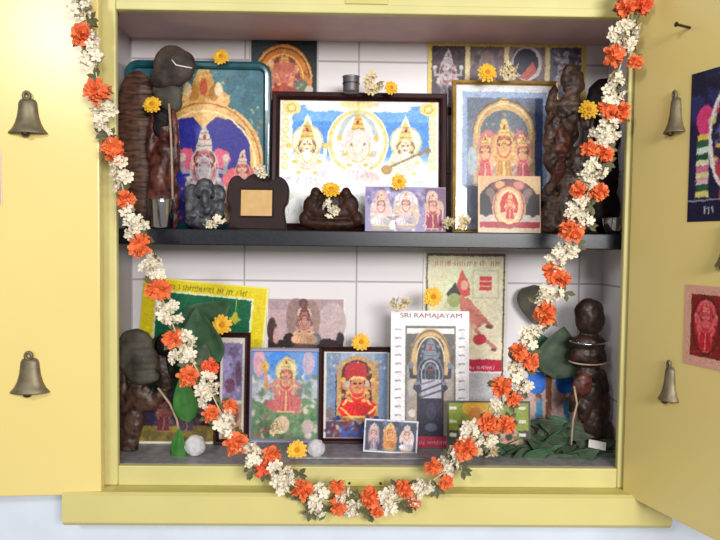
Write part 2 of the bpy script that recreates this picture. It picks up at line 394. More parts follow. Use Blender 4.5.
def sheet(name, label, cat, pic, Y, floor=None, tilt=0.0, thick=0.001, group=None, roll=0.0, yaw=0.0, pm='print'):
    """a loose or pasted print: one flat sheet"""
    pic.photo(amp=getattr(pic, 'amp', .3), fine=getattr(pic, 'amp', .3)*.8, lum=9, seed=int(pic.b[0])); P = spot(pic, Y, floor); k = mpp(P); x0, y0, x1, y1 = pic.b; w = (x1-x0)*k
    if floor is not None:
        top = at((x0+x1)/2, y0, Y+math.tan(math.radians(tilt))*(y1-y0)*k); h = (top.z-floor)/math.cos(math.radians(tilt))
    else: h = (y1-y0)*k
    o = link(name, pic.mesh(name, w, h, thick), M_[pm], None, False); o.location = P
    o.rotation_euler = (-math.radians(tilt), math.radians(roll), math.radians(yaw))
    return tag(o, label, cat, group)

# ================================================================== THE SETTING
def slab(name, a, b, m): return tag(boxobj(name, a, b, m), kind='structure')
slab('wall_back', (NX0-0.01, NY1, -0.02), (NX1+0.01, NY1+0.01, NZ1+0.02), M_['tile'])
slab('wall_left', (NX0-0.01, 0.0095, -0.012), (NX0, NY1, NZ1), M_['tile'])
slab('wall_right', (NX1, 0.0095, -0.012), (NX1+0.01, NY1, NZ1), M_['tile'])
slab('ceiling', (NX0-0.01, 0.0095, NZ1), (NX1+0.01, NY1, NZ1+0.012), M_['ceil'])
slab('floor', (NX0-0.01, 0.0095, -0.012), (NX1+0.01, NY1, 0.0), M_['grey_stone'])
bm = bmesh.new()
for a, b in (((-2.2, 0.0095, -1.0), (NX0-0.01, 0.22, 1.9)), ((NX1+0.01, 0.0095, -1.0), (2.2, 0.22, 1.9)),
             ((NX0-0.01, 0.0095, -1.0), (NX1+0.01, 0.22, -0.02)), ((NX0-0.01, 0.0095, NZ1+0.02), (NX1+0.01, 0.22, 1.9))):
    box(bm, *a, *b)
tag(obj('wall_front', bm, M_['wall']), kind='structure')

# ------------------------------------------------------------------ the cupboard
cup = thing('wall_cupboard', 'pale yellow wooden wall cupboard with two doors standing open around the shrine niche', 'cupboard', (0, 0, 0))
OX0, OX1, OZ1 = -0.45, 0.45, 0.8025
boxobj('stile', (-0.532, -0.004, -0.036), (OX0, 0.009, OZ1+0.075), M_['frame'], cup, 0.003)
boxobj('stile', (OX1, -0.004, -0.036), (0.532, 0.009, OZ1+0.075), M_['frame'], cup, 0.003)
bm = bmesh.new(); box(bm, OX0+0.0005, -0.003, OZ1, OX1-0.0005, 0.009, OZ1+0.075, 0.002); box(bm, OX0+0.001, -0.007, OZ1+0.0005, OX1-0.001, 0.004, OZ1+0.016, 0.002)
obj('top_rail', bm, M_['frame'], cup)
bm = bmesh.new(); box(bm, OX0+0.0005, -0.004, -0.036, OX1-0.0005, 0.009, 0.0, 0.002); obj('bottom_rail', bm, M_['frame'], cup)
bm = bmesh.new()
pr = [(0.009, -0.0365), (-0.034, -0.036), (-0.04, -0.04), (-0.04, -0.088), (-0.032, -0.096), (0.009, -0.096)]
A = [bm.verts.new((-0.5336, y, z)) for y, z in pr]; B = [bm.verts.new((0.5342, y, z)) for y, z in pr]
for i in range(6): bm.faces.new((A[i], A[(i+1) % 6], B[(i+1) % 6], B[i]))
bm.faces.new(A); bm.faces.new(B[::-1]); obj('sill', bm, M_['sill'], cup)
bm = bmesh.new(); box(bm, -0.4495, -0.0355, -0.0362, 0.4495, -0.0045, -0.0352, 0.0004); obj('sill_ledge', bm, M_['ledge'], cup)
def plate(px0, px1, py0, py1, Y):
    a, b = at(px0, py1, Y), at(px1, py0, Y); bm = bmesh.new(); box(bm, a.x, Y, a.z, b.x, Y+0.003, b.z, 0.001)
    o = obj('strike_plate', bm, M_['ledge'], cup)
    for x in (a.x+0.008, b.x-0.008):
        bm = bmesh.new(); lathe(bm, [(0.0025, 0), (0.0025, 0.001), (0.0, 0.0014)], 10, mtx=Matrix.Translation((x, Y, (a.z+b.z)/2)) @ Matrix.Rotation(PI/2, 4, 'X')); obj('screw', bm, M_['dark_metal'], o)
plate(345, 388, -8, 3.5, -0.0055); plate(345, 385, 480, 486.5, -0.0065)

DZ0, DZ1, DW = -0.0425, 0.86, 0.466
LH = Vector((-0.4695, -0.03, 0)); LA = math.radians(4.0)
RH = Vector((0.4565, -0.012, 0)); RA = math.radians(-70.4)
def door(loc, ang, x0, x1):
    o = boxobj('door', (x0, 0, DZ0), (x1, 0.021, DZ1), M_['door'], cup, 0.0025); o.location = loc; o.rotation_euler = (0, 0, ang); return o
dl = door(LH, LA, -DW, 0.0); dr = door(RH, RA, 0.0, DW)
def on_door(px, py, H, ang, off=0.0):
    n = Vector((math.sin(ang), -math.cos(ang), 0)); d = ray(px, py); t = (H+n*off-CAM).dot(n)/d.dot(n); return CAM+d*t
nl = Vector((math.sin(LA), -math.cos(LA), 0)); nr = Vector((math.sin(RA), -math.cos(RA), 0))

# ------------------------------------------------------------------ the shelf
bm = bmesh.new(); box(bm, NX0+0.0006, SHELF_F, 0.396, NX1-0.0006, NY1-0.0004, SHELF_Z-0.0002, 0.002)
tag(obj('shelf', bm, M_['granite']), 'black granite shelf across the middle of the niche', 'shelf')

# ------------------------------------------------------------------ bells and nails on the doors
def bell(P, ang, s, label, wide=1.0):
    r = thing('brass_bell', label, 'bell', P, (0, 0, ang), 'small brass bells fixed to the doors'); r.scale = (wide, 1, 1)
    k = s
    prof = [(0.0, 0), (5, 0), (7.5, -1), (9, -4), (9.6, -10), (10.6, -17), (12.6, -24), (15.5, -29.5), (19, -33.5), (19.2, -34.6), (17.5, -34.6), (14, -31), (0, -30)]
    bm = bmesh.new(); lathe(bm, [(a*k, z*k) for a, z in prof], 26, PI, 2*PI, sy=0.6); obj('body', bm, M_['brass'], r, True)
    bm = bmesh.new(); pts = [(3.0*k*math.cos(a), -3.2*k, (2.6+3.6*math.sin(a))*k) for a in [2*PI*i/18 for i in range(18)]]
    tube(bm, pts, 1.7*k, 8, True); obj('hanging_loop', bm, M_['brass'], r, True)
    bm = bmesh.new(); ell(bm, (0, -7*k, -35.3*k), (4*k, 4*k, 3*k)); tube(bm, [(0, -7*k, -34*k), (0, -6*k, -29*k)], 1.1*k, 6); obj('clapper', bm, M_['dark_metal'], r, True)
    return r
def lbell(px, py, label):
    P = on_door(px, py, LH, LA); return bell(P, LA, mpp(P), label)
def rbell(px, py, label, kk=1.0):
    P = on_door(px, py, RH, RA); return bell(P, RA, mpp(P)*kk*.96, label, 0.62)
lbell(28, 99, 'brass bell high on the left cupboard door')
lbell(30, 358, 'brass bell low on the left cupboard door')
rbell(677, 98, 'brass bell high on the right cupboard door, left of the dark blue poster', 1.05)
rbell(671, 367, 'brass bell low on the right door, below the red print')
rbell(729, 232, 'brass bell cut off by the right edge, between the two door prints', 1.05)
P = on_door(690, 28, RH, RA); r = P + nr*0.03
bm = bmesh.new(); tube(bm, [(0, 0.006, 0), (0, -0.028, 0.002)], 0.0022, 8); lathe(bm, [(0, 0), (0.004, 0), (0.004, 0.001), (0, 0.0012)], 10, mtx=Matrix.Translation((0, -0.028, 0.002)) @ Matrix.Rotation(PI/2, 4, 'X'))
o = obj('nail', bm, M_['dark_metal']); o.location = P; o.rotation_euler = (0, 0, RA); tag(o, 'dark nail sticking out near the top of the right door', 'nail')
P = at(114, 10, 0.0); bm = bmesh.new(); lathe(bm, [(0.0016, 0.02), (0.0016, 0), (0.0036, 0), (0.0036, -0.0015), (0, -0.002)], 12, mtx=Matrix.Rotation(-PI/2, 4, 'X'))
o = obj('nail', bm, M_['dark_metal']); o.location = P; tag(o, 'nail head in the top left corner of the cupboard frame', 'nail')

# ================================================================== PRINTED PICTURES
# ---- upper shelf
p = Pic(132, 68, 262, 208, (58, 108, 120))
p.blots(132, 68, 262, 110, [(52, 98, 112), (66, 118, 130)], 30, 5, 12, .4, 1)
GO = (226, 182, 112); GD = (186, 130, 62)
p.arch(203, 98, 59, 230, GO, sq=2.2).blots(150, 100, 260, 200, [GD, (240, 206, 140), (214, 160, 90)], 160, 1, 2.5, .5, 2)
p.ell(202, 96, 26, 13, GO).ell(202, 84, 11, 15, (214, 164, 92)).ell(202, 72, 6, 7, GO).blots(176, 70, 230, 104, [GD, (246, 214, 150), (150, 90, 50)], 60, .8, 1.8, .5, 8).ell(193, 90, 5, 7, GD).ell(212, 90, 5, 7, GD).ell(186, 86, 4, 6, (236, 208, 168)).ell(217, 86, 4, 6, (236, 208, 168)).ell(202, 84, 4, 8, (196, 96, 66))
p.arch(203, 111, 46, 230, (44, 38, 132), sq=2.6).arch(184, 113, 20, 170, (40, 40, 142)).arch(224, 113, 24, 170, (44, 36, 136))
p.ring(203, 157, 51, 51, 2, (250, 222, 160), True).ring(203, 157, 56, 58, 1.4, (170, 110, 50), True)
p.poly([(188, 108), (202, 122), (218, 108)], (232, 190, 120))
p.poly([(201, 118), (197, 140), (206, 140)], (160, 160, 180)).ell(201, 150, 9, 13, (166, 158, 162)).ell(201, 142, 4, 4, (60, 44, 56))
p.ell(185, 150, 10, 10, (214, 92, 122)).ell(219, 149, 10, 9, (216, 96, 124)).rect(190, 158, 216, 208, (176, 70, 84)).ell(203, 170, 12, 18, (190, 50, 70)).ell(202, 160, 10, 8, (190, 180, 176))
for x in (192, 213, 224): p.line([(x, 150), (x-1, 205)], 3.4, (214, 200, 184))
p.ell(241, 168, 20, 12, (216, 100, 112)).ell(243, 160, 6, 8, (206, 84, 60)).line([(242, 142), (242, 158)], 3, (196, 170, 170)).rect(224, 176, 262, 208, (216, 170, 130), al=.7)
p.figure(203, 118, 98, (160, 150, 156), (182, 40, 66), (206, 190, 176), None, False, 4).figure(241, 140, 56, (206, 150, 130), (206, 70, 84), (216, 190, 170), None, True, 2)
p.blots(176, 160, 255, 205, [(228, 214, 196), (180, 60, 84), (120, 60, 80), (210, 160, 120), (90, 70, 110)], 50, .8, 2.0, .55, 3)
framed('framed_picture', 'teal-framed picture of a golden arch over a deep blue ground, left on the upper shelf', 'picture', p, 8, 0.016, M_['teal'], Y=0.158, floor=SHELF_Z, tilt=.5, roundc=True)

p = Pic(249, 31, 318, 112, (20, 32, 30))
p.ell(262, 50, 16, 26, (56, 66, 74), al=.7).ring(283, 79, 23, 27, 12, (206, 124, 52)).ring(283, 79, 27, 31, 3, (222, 160, 84), True).ell(284, 76, 15, 20, (120, 60, 46)).ell(284, 66, 6, 14, (190, 96, 62)).ell(274, 72, 5, 7, (188, 120, 104)).ell(293, 74, 6, 6, (160, 56, 30)).ell(284, 84, 14, 10, (200, 124, 104)).ell(296, 70, 2.5, 3, (226, 200, 170)).ell(271, 64, 2.5, 3, (226, 200, 160)).ell(281, 90, 10, 5, (160, 70, 50)).ell(301, 88, 8, 8, (96, 104, 84)).ell(271, 92, 5, 6, (206, 190, 170)).ell(309, 90, 4, 4, (190, 176, 160)).blots(262, 60, 308, 100, [(226, 150, 110), (120, 40, 30), (220, 190, 160)], 40, .8, 2, .5, 4).ell(259, 68, 4, 8, (120, 120, 50), al=.6)
p.figure(284, 50, 54, (206, 124, 100), (176, 66, 46), (226, 170, 90), None, True, 4).ell(284, 69, 6, 7, (200, 112, 90)).ell(277, 68, 4, 5, (186, 100, 80)).ell(291, 68, 4, 5, (186, 100, 80)).line([(284, 70), (283, 78), (287, 82)], 3.4, (196, 108, 88)).ring(283, 79, 20, 24, 1.2, (246, 190, 100), True).ring(283, 79, 26, 30, 1.4, (120, 60, 30), True)
p.rect(249, 100, 318, 112, (40, 40, 40))
for r_ in ((249, 31, 318, 33), (249, 31, 251, 112), (316.5, 31, 318, 112)): p.rect(*r_, (206, 200, 196))
sheet('photo_print', 'dark print with an orange arched halo, pasted on the tiles above the blue picture', 'picture', p, 0.1975)

p = Pic(278, 100, 439, 226, (246, 244, 236))
BL = (88, 150, 226)
p.rect(291, 105, 429, 176, BL).rect(291, 105, 429, 122, (120, 174, 236), al=.5).ell(300, 190, 60, 34, (246, 244, 244), soft=14).ell(415, 192, 50, 32, (246, 246, 246), soft=14).ell(357, 200, 60, 44, (248, 248, 244), soft=12)
for x, s in ((318, 0), (342, 1), (376, 2), (396, 3)): p.ell(x, 107, 14, 4.5, (236, 240, 246))
for x in (284, 432):
    for y in range(104, 170, 9): p.ell(x, y, 4, 4, (236, 216, 150)); p.ell(x, y, 1.8, 1.8, (250, 244, 224))
for x, y in ((290, 108), (428, 108)): p.ell(x, y, 9, 7, (240, 222, 150)); p.ring(x, y, 4, 4, 1.6, (206, 172, 80))
p.ell(357, 142, 31, 34, (250, 244, 214)).ring(357, 142, 28, 31, 3, (226, 206, 140)).ell(357, 142, 24, 28, (252, 252, 250)).ring(357, 140, 18, 24, 5, (150, 160, 160), al=.6).ell(357, 136, 13, 20, (252, 252, 248)).ell(357, 104, 20, 4, (238, 220, 160)).line([(357, 101), (357, 112)], 2, (226, 200, 130))
p.blots(338, 128, 377, 168, [(196, 190, 180), (240, 232, 214), (212, 196, 160), (176, 170, 170)], 60, .8, 2, .6, 5)
for cx in (306, 405):
    p.poly([(cx, 114), (cx-7, 130), (cx+7, 130)], (250, 244, 208)).ell(cx, 139, 14, 14, (250, 242, 196)).ell(cx, 141, 8, 9, (236, 214, 160)).ell(cx, 139, 5, 5, (196, 172, 140)).ell(cx, 168, 17, 22, (252, 250, 244)).blots(cx-10, 140, cx+10, 176, [(226, 206, 140), (206, 196, 190), (240, 232, 200)], 26, .8, 2, .7, int(cx))
p.line([(382, 171), (428, 149)], 2.2, (150, 140, 124)).line([(384, 173), (429, 152)], 1, (220, 200, 160)).ell(427, 150, 4, 3, (140, 130, 120))
p.ell(288, 150, 5, 5, (246, 240, 240)).ell(318, 178, 10, 12, (222, 210, 232), al=.7).ell(296, 182, 14, 5, (200, 196, 214), al=.5).blots(290, 165, 330, 210, [(226, 220, 230), (236, 228, 206)], 30, 1, 4, .5, 7)
p.figure(306, 120, 84, (250, 240, 224), (246, 236, 240), (226, 196, 110), (252, 244, 206), True, 4, (120, 96, 84), (224, 196, 170)).figure(405, 120, 84, (250, 242, 230), (248, 248, 248), (230, 204, 130), (252, 246, 210), True, 2, (120, 96, 84), (224, 196, 170)).figure(357, 112, 84, (244, 232, 222), (250, 226, 226), (222, 186, 96), None, True, 4, (130, 104, 96), (224, 196, 170))
p.ell(357, 206, 90, 24, (250, 249, 246), soft=12, al=.95)
p.ell(357, 138, 8, 9, (240, 226, 218)).ell(348, 137, 5, 7, (232, 214, 206)).ell(366, 137, 5, 7, (232, 214, 206)).line([(357, 140), (356, 152), (361, 156)], 4.4, (236, 220, 212)).line([(382, 171), (428, 149)], 2.2, (150, 128, 96)).ell(386, 170, 6, 5, (190, 150, 90))
framed('framed_picture', 'maroon-framed picture of three pale seated figures on blue, centre of the upper shelf', 'picture', p, 8, 0.018, M_['maroon'], Y=0.122, floor=SHELF_Z, tilt=5)

p = Pic(427, 40, 585, 116, (222, 196, 100))
for i, (a, b, c) in enumerate(((431, 464, (70, 54, 62)), (469, 503, (106, 88, 92)), (508, 544, (128, 112, 116)), (549, 580, (96, 92, 108)))):
    p.rect(a, 48, b, 116, c).blots(a+2, 50, b-2, 114, [tuple(v*.7 for v in c), tuple(min(255, v*1.35) for v in c)], 40, 1.5, 4, .45, 20+i)
for x in (466.5, 505.5, 546.5): p.rect(x-2, 48, x+2, 116, (224, 204, 160))
p.figure(447, 50, 60, (176, 160, 164), (120, 104, 110), (206, 196, 196), None, False, 4, (60, 46, 54)).figure(486, 52, 58, (160, 136, 130), (110, 84, 84), (190, 160, 140), None, False, 2).ell(447, 72, 1, 1, (104, 88, 96)).ell(447, 66, 4.5, 6, (180, 168, 172)).blots(438, 62, 457, 92, [(206, 196, 196), (84, 66, 70)], 26, .8, 2, .7, 31)
p.ell(486, 66, 8, 14, (134, 112, 110)).ell(526, 64, 15, 17, (206, 196, 196)).ell(525, 63, 12.5, 14, (46, 44, 64)).poly([(518, 78), (532, 62), (536, 72), (526, 80)], (196, 96, 84)).figure(564, 51, 50, (160, 156, 176), (110, 106, 126), (190, 186, 200), None, False, 2, (60, 56, 70)).blots(552, 52, 580, 74, [(190, 186, 200), (60, 56, 70)], 22, 1, 2.6, .6, 33)
p.rect(427, 40, 585, 42, (236, 214, 128))
sheet('photo_print', 'yellow-bordered print of four dark panels, pasted on the tiles at upper right', 'picture', p, 0.1975)

p = Pic(456, 84, 555, 228, (226, 226, 226))
p.rect(463, 91, 548, 228, (160, 176, 204)).rect(468, 97, 542, 228, (122, 132, 152)).rect(468, 97, 542, 120, (112, 120, 136), al=.6).rect(536, 97, 544, 228, (66, 78, 120), al=.7)
p.arch(505, 101, 31, 186, (206, 170, 118)).arch(505, 109, 24, 190, (104, 112, 124)).ell(505, 102, 5, 5, (220, 188, 130)).blots(476, 104, 534, 150, [(226, 194, 144), (180, 140, 96)], 40, .8, 1.8, .5, 40)
p.rect(478, 140, 534, 180, (182, 142, 122)).ell(489, 143, 9, 14, (200, 116, 116)).ell(522, 143, 9, 14, (196, 112, 114)).ell(505, 145, 12, 18, (206, 164, 104)).ell(505, 134, 5, 6, (60, 54, 56)).ell(505, 125, 4, 8, (196, 180, 120)).blots(480, 132, 532, 178, [(226, 190, 140), (170, 90, 90), (236, 216, 190), (120, 90, 90)], 80, .8, 2.2, .55, 41)
p.figure(505, 118, 68, (206, 156, 96), (206, 150, 70), (226, 196, 120), None, False, 4).figure(486, 132, 50, (220, 170, 130), (206, 84, 96), (220, 186, 110), None, False, 2).figure(524, 132, 50, (220, 170, 130), (200, 80, 100), (220, 186, 110), None, False, 2).ring(505, 132, 27.5, 29, 1.4, (240, 214, 160), True).ring(505, 132, 31, 33, 1.2, (130, 96, 60), True)
p.rect(470, 182, 542, 228, (150, 150, 172), al=.45).ell(473, 160, 5, 14, (176, 186, 190))
framed('framed_picture', 'gilt-framed picture with a white mat and golden arch, right of the blue picture', 'picture', p, 4, 0.016, M_['gold'], Y=0.13, floor=SHELF_Z, tilt=4.5)

p = Pic(478, 176, 541, 233, (204, 168, 126))
p.ell(509, 206, 31, 27, (44, 30, 34)).rect(480, 194, 492, 216, (26, 20, 26)).rect(528, 194, 540, 216, (30, 20, 26)).ell(490, 196, 5, 8, (120, 96, 88)).ell(528, 196, 5, 8, (124, 98, 90)).ell(509, 186, 18, 6, (120, 62, 58)).ell(500, 185, 5, 4, (206, 150, 110)).ell(519, 185, 5, 4, (196, 120, 104))
p.ell(509, 208, 17, 22, (212, 150, 118)).ell(509, 207, 13, 19, (222, 166, 130)).ell(509, 206, 9, 14.5, (184, 16, 34)).ell(511, 206, 3, 11, (226, 128, 104)).rect(480, 215, 540, 224, (196, 184, 176)).ell(509, 218, 14, 6, (216, 178, 140)).rect(479, 222, 540, 228, (168, 22, 40)).rect(478, 228, 541, 233, (206, 186, 160)).blots(482, 188, 538, 222, [(228, 190, 160), (90, 50, 50), (206, 160, 130)], 12, .8, 1.5, .5, 43)
p.figure(510, 191, 30, (226, 150, 110), (190, 30, 46), (240, 190, 110), None, False, 2).ring(509, 207, 10.5, 16, 1.6, (240, 200, 140)).ring(509, 207, 15, 21, 1.2, (140, 80, 60)).ell(486, 206, 5, 11, (22, 16, 22)).ell(533, 206, 5, 11, (26, 18, 24))
p.line([(479, 177), (479, 232)], 1.6, (214, 186, 140))
sheet('picture_card', 'small card with a red oval in a pale halo, leaning on the gilt-framed picture', 'picture', p, 0.075, SHELF_Z, 6, 0.002)

p = Pic(365, 187, 446, 231, (148, 138, 178))
p.blots(366, 188, 445, 206, [(126, 112, 168), (170, 160, 200), (110, 96, 150)], 40, 2, 5, .5, 50)
p.ell(381, 212, 11, 17, (206, 190, 186)).ell(381, 197, 6, 7, (206, 166, 170)).ell(380, 198, 3, 3, (150, 110, 110)).ell(406, 204, 12, 13, (222, 212, 208)).ell(406, 202, 8, 9, (176, 168, 178)).ell(406, 214, 14, 15, (206, 182, 166)).rect(386, 216, 400, 230, (150, 130, 150)).rect(389, 220, 395, 229, (240, 234, 226)).ell(401, 220, 4, 4, (236, 226, 220))
p.rect(425, 188, 446, 231, (110, 84, 110)).ell(432, 197, 6, 7, (206, 176, 170)).ell(432, 199, 3, 4, (120, 70, 70)).ell(434, 206, 10, 7, (196, 164, 140)).rect(425, 209, 442, 229, (140, 30, 66))
for x in (426, 432, 438, 443): p.line([(x, 208), (x-.5, 229)], 1.6, (206, 176, 182))
p.blots(368, 192, 424, 230, [(232, 224, 220), (170, 140, 150), (216, 190, 160), (120, 100, 140)], 70, .8, 2, .55, 51)
p.figure(381, 191, 38, (216, 180, 176), (214, 206, 206), (226, 206, 176), None, True, 2).figure(406, 190, 38, (214, 180, 160), (206, 190, 196), (226, 210, 190), (216, 210, 220), True, 2).figure(433, 190, 40, (206, 160, 140), (150, 30, 66), (214, 190, 160), None, False, 2)
sheet('picture_card', 'small lavender card with a crimson figure at its right, before the blue picture', 'picture', p, 0.066, SHELF_Z, 8, 0.002)

# ---- lower shelf
p = Pic(131, 281, 255, 436, (226, 204, 28))
p.rect(144, 293, 241, 436, (226, 226, 190)).rect(146, 295, 239, 436, (14, 96, 62)).script(150, 236, 288.5, 5, (110, 100, 20), 3).line([(224, 294), (224, 306)], 1, (150, 170, 60)).ell(224, 314, 3, 6, (190, 184, 60)).ell(224, 315, 6, 2.4, (190, 184, 60)).rect(253, 281, 255, 436, (236, 232, 160)).rect(131, 281, 255, 282.5, (236, 226, 120))
sheet('poster', 'yellow-bordered green poster pasted crooked on the tiles at lower left', 'poster', p, 0.1965, None, roll=5)

p = Pic(267, 298, 346, 350, (228, 224, 220))
p.rect(268, 299, 343, 348, (190, 160, 164)).rect(268, 299, 343, 310, (176, 150, 156), al=.6).ell(332, 322, 14, 20, (196, 172, 172), al=.7)
p.ell(303, 326, 16, 24, (170, 138, 128)).ell(296, 318, 10, 20, (152, 122, 118)).ell(311, 318, 9, 18, (160, 128, 120)).ell(303, 303, 5, 4.5, (110, 70, 72)).ell(304, 314, 7, 7, (214, 186, 166)).ell(304, 314, 3, 2, (110, 84, 80)).ell(304, 325, 8, 8, (110, 70, 58)).ell(301, 324, 3, 4, (216, 180, 160)).ell(308, 325, 3, 4, (206, 176, 156)).ell(304, 335, 12, 6, (220, 170, 130))
p.rect(268, 340, 343, 348, (44, 30, 30)).ell(289, 340, 6, 7, (38, 28, 30)).ell(302, 344, 12, 5, (36, 26, 26)).ell(272, 330, 5, 12, (74, 48, 46)).ell(276, 336, 3, 8, (196, 150, 150)).ell(316, 339, 5, 6, (110, 110, 118)).ell(340, 338, 4, 6, (56, 44, 46)).ell(327, 342, 8, 4, (46, 36, 36))
p.figure(304, 301, 48, (196, 156, 140), (206, 160, 124), (120, 84, 80), None, True, 2, (90, 60, 56))
sheet('photo_print', 'old sepia photograph with a white border, pasted on the tiles right of the green poster', 'photograph', p, 0.1975)

p = Pic(425, 253, 509, 420, (212, 206, 196))
p.rect(428, 256, 506, 420, (70, 56, 50)).rect(429.5, 258, 504.5, 372, (222, 214, 178)).ell(470, 300, 30, 34, (210, 218, 176), soft=10, al=.7).rect(472, 300, 504, 360, (232, 220, 190), al=.5)
p.script(434, 500, 265, 5, (176, 110, 84), 8, 2.4).rect(429, 255.5, 506, 258, (90, 60, 54))
p.poly([(463, 271), (470, 284), (472, 296), (464, 300), (456, 294)], (206, 76, 70)).ell(466, 287, 3.5, 5, (222, 170, 140)).poly([(457, 284), (448, 296), (454, 304), (462, 296)], (56, 52, 58)).ell(456, 302, 7, 7, (160, 170, 104)).poly([(462, 296), (472, 302), (490, 322), (480, 330), (462, 316)], (206, 120, 110)).line([(470, 310), (494, 328)], 3.4, (180, 116, 96)).line([(472, 322), (480, 334), (498, 350)], 3.4, (204, 134, 112)).ell(482, 341, 7, 5, (196, 44, 62)).ell(491, 328, 3.5, 2, (110, 70, 70)).ell(496, 351, 3, 2, (130, 80, 74)).ell(476, 328, 3, 3, (226, 180, 150)).ell(470, 336, 5, 10, (222, 196, 160), al=.7)
p.rect(474, 272, 500, 300, (196, 184, 150)).rect(475, 273, 499, 299, (226, 218, 188)).rect(481, 278, 493, 292, (206, 60, 52)).line([(481, 283), (493, 283)], 1, (232, 200, 180)).line([(482, 288), (492, 288)], 1, (232, 200, 180))
p.rect(429.5, 361, 504.5, 373, (186, 24, 62)).script(472, 498, 369, 3, (240, 190, 200), 9, 2).rect(429.5, 373, 504.5, 420, (190, 188, 190)).rect(429.5, 373, 504.5, 374.5, (236, 228, 224)).rect(425, 253, 426.5, 420, (232, 228, 220))
ccal = sheet('calendar', 'cream calendar with a dancing orange figure, on the tiles behind the white calendar', 'calendar', p, 0.1975)

ccal.location.x -= 4*mpp(ccal.location); ccal.location.z += 2*mpp(ccal.location)
p = Pic(138, 388, 217, 447, (52, 38, 52))
p.ell(156, 418, 7, 22, (40, 38, 72)).ell(163, 414, 8, 18, (112, 44, 56)).ell(184, 410, 10, 20, (92, 72, 76)).ell(202, 412, 9, 20, (84, 64, 72)).blots(142, 392, 214, 430, [(70, 50, 60), (110, 84, 84), (36, 28, 40)], 40, 2, 5, .5, 60).rect(138, 428, 217, 445, (128, 110, 48)).blots(140, 430, 216, 443, [(150, 128, 50), (104, 92, 50)], 24, 2, 5, .6, 61).rect(138, 444.5, 217, 447, (232, 228, 216))
p.figure(163, 392, 44, (130, 84, 84), (112, 40, 56), (150, 124, 70), None, False, 2).figure(186, 390, 46, (120, 96, 100), (84, 60, 84), (140, 116, 80), None, False, 2)
sheet('picture_card', 'dark purple print with an olive lower border, standing behind the lower left idol', 'picture', p, 0.122, 0.0, 6, 0.002)

p = Pic(218, 338, 243, 422, (206, 200, 186))
p.rect(221, 343, 240, 390, (132, 118, 156)).ell(226, 362, 5, 12, (150, 140, 180)).ell(236, 368, 3, 10, (96, 62, 90)).ell(232, 350, 5, 5, (110, 96, 128)).ell(228, 378, 5, 6, (110, 60, 90)).rect(221, 393, 240, 422, (170, 130, 100)).ell(231, 402, 6, 8, (120, 70, 56)).blots(222, 345, 239, 388, [(164, 150, 190), (104, 80, 116)], 20, 1, 2.4, .5, 62)
framed('framed_picture', 'narrow maroon-framed picture with a purple scene, right of the big betel leaves', 'picture', p, 5, 0.014, M_['maroon'], Y=0.118, floor=0.0, tilt=5)

p = Pic(251, 352, 317, 438, (150, 156, 172))
p.rect(251, 352, 317, 380, (104, 148, 206)).ell(278, 362, 12, 10, (70, 134, 216)).ell(258, 364, 6, 14, (206, 156, 168)).ell(307, 364, 6, 12, (186, 168, 186)).rect(251, 380, 317, 402, (172, 176, 182), al=.8).rect(251, 398, 317, 438, (110, 140, 104), al=.85)
p.blots(251, 376, 317, 402, [(210, 206, 206), (120, 130, 120), (110, 140, 116), (190, 190, 200)], 50, 1.5, 4.5, .6, 70).blots(251, 402, 317, 436, [(80, 120, 76), (130, 160, 110), (206, 196, 180), (150, 110, 96)], 60, 1.5, 4, .6, 71)
p.ell(286, 366, 9, 8, (206, 180, 140), al=.8).ell(285, 372, 4.5, 5, (170, 130, 110)).ell(285, 386, 8, 13, (176, 120, 112)).ell(283, 398, 10, 12, (206, 116, 112)).ell(275, 405, 9, 6, (200, 110, 112)).ell(295, 404, 5, 10, (196, 110, 106)).line([(277, 380), (272, 390), (278, 396)], 3, (190, 130, 116)).line([(293, 380), (299, 388)], 3, (180, 130, 120)).figure(285, 356, 58, (196, 140, 124), (206, 110, 108), (216, 186, 120), (214, 206, 160), False, 2, (120, 84, 70)).line([(276, 380), (266, 388), (264, 370)], 3.4, (196, 140, 124)).ell(264, 367, 4.5, 5, (206, 170, 90)).line([(264, 367), (264, 392)], 1.6, (190, 150, 80)).ell(281, 424, 8, 9, (214, 190, 160)).ell(307, 426, 6, 7, (190, 170, 166))
framed('framed_picture', 'pale lavender-framed picture of a pink standing figure on a green hillside, lower shelf', 'picture', p, 3.5, 0.012, mat('lavender_grey_moulding', (160, 158, 186), 0.4), Y=0.132, floor=0.0, tilt=4, glass=False)

p = Pic(323, 352, 389, 444, (226, 216, 200))
p.rect(325.5, 354, 387, 443, (146, 166, 190)).rect(326, 354, 340, 425, (120, 140, 168)).rect(374, 354, 386, 425, (110, 132, 166)).rect(335, 376, 342, 425, (36, 54, 116)).rect(371, 376, 378, 425, (30, 50, 116)).blots(326, 354, 387, 376, [(190, 200, 206), (90, 110, 140), (150, 160, 160)], 40, 1, 2.4, .6, 80)
p.arch(357, 357, 21, 420, (186, 146, 96)).arch(356, 361, 15, 420, (84, 46, 44)).blots(337, 358, 378, 402, [(222, 186, 90), (200, 150, 80), (160, 100, 60)], 50, .9, 2, .6, 81)
p.arch(355, 363, 11, 382, (176, 40, 50)).ell(356, 378, 9, 4, (196, 60, 60)).ell(356, 388, 9, 10, (186, 146, 134)).ell(356, 392, 5, 8, (206, 96, 66)).ell(347, 388, 4, 5, (170, 176, 176)).ell(365, 387, 3.5, 5, (176, 170, 170)).ell(357, 400, 6, 10, (206, 130, 70))
p.poly([(341, 404), (352, 402), (366, 402), (376, 408), (374, 420), (360, 426), (344, 424), (338, 414)], (216, 34, 30)).line([(348, 402), (343, 408)], 2.4, (230, 190, 120)).line([(365, 402), (370, 408)], 2.4, (226, 180, 120)).ell(357, 409, 8, 3, (226, 110, 60))
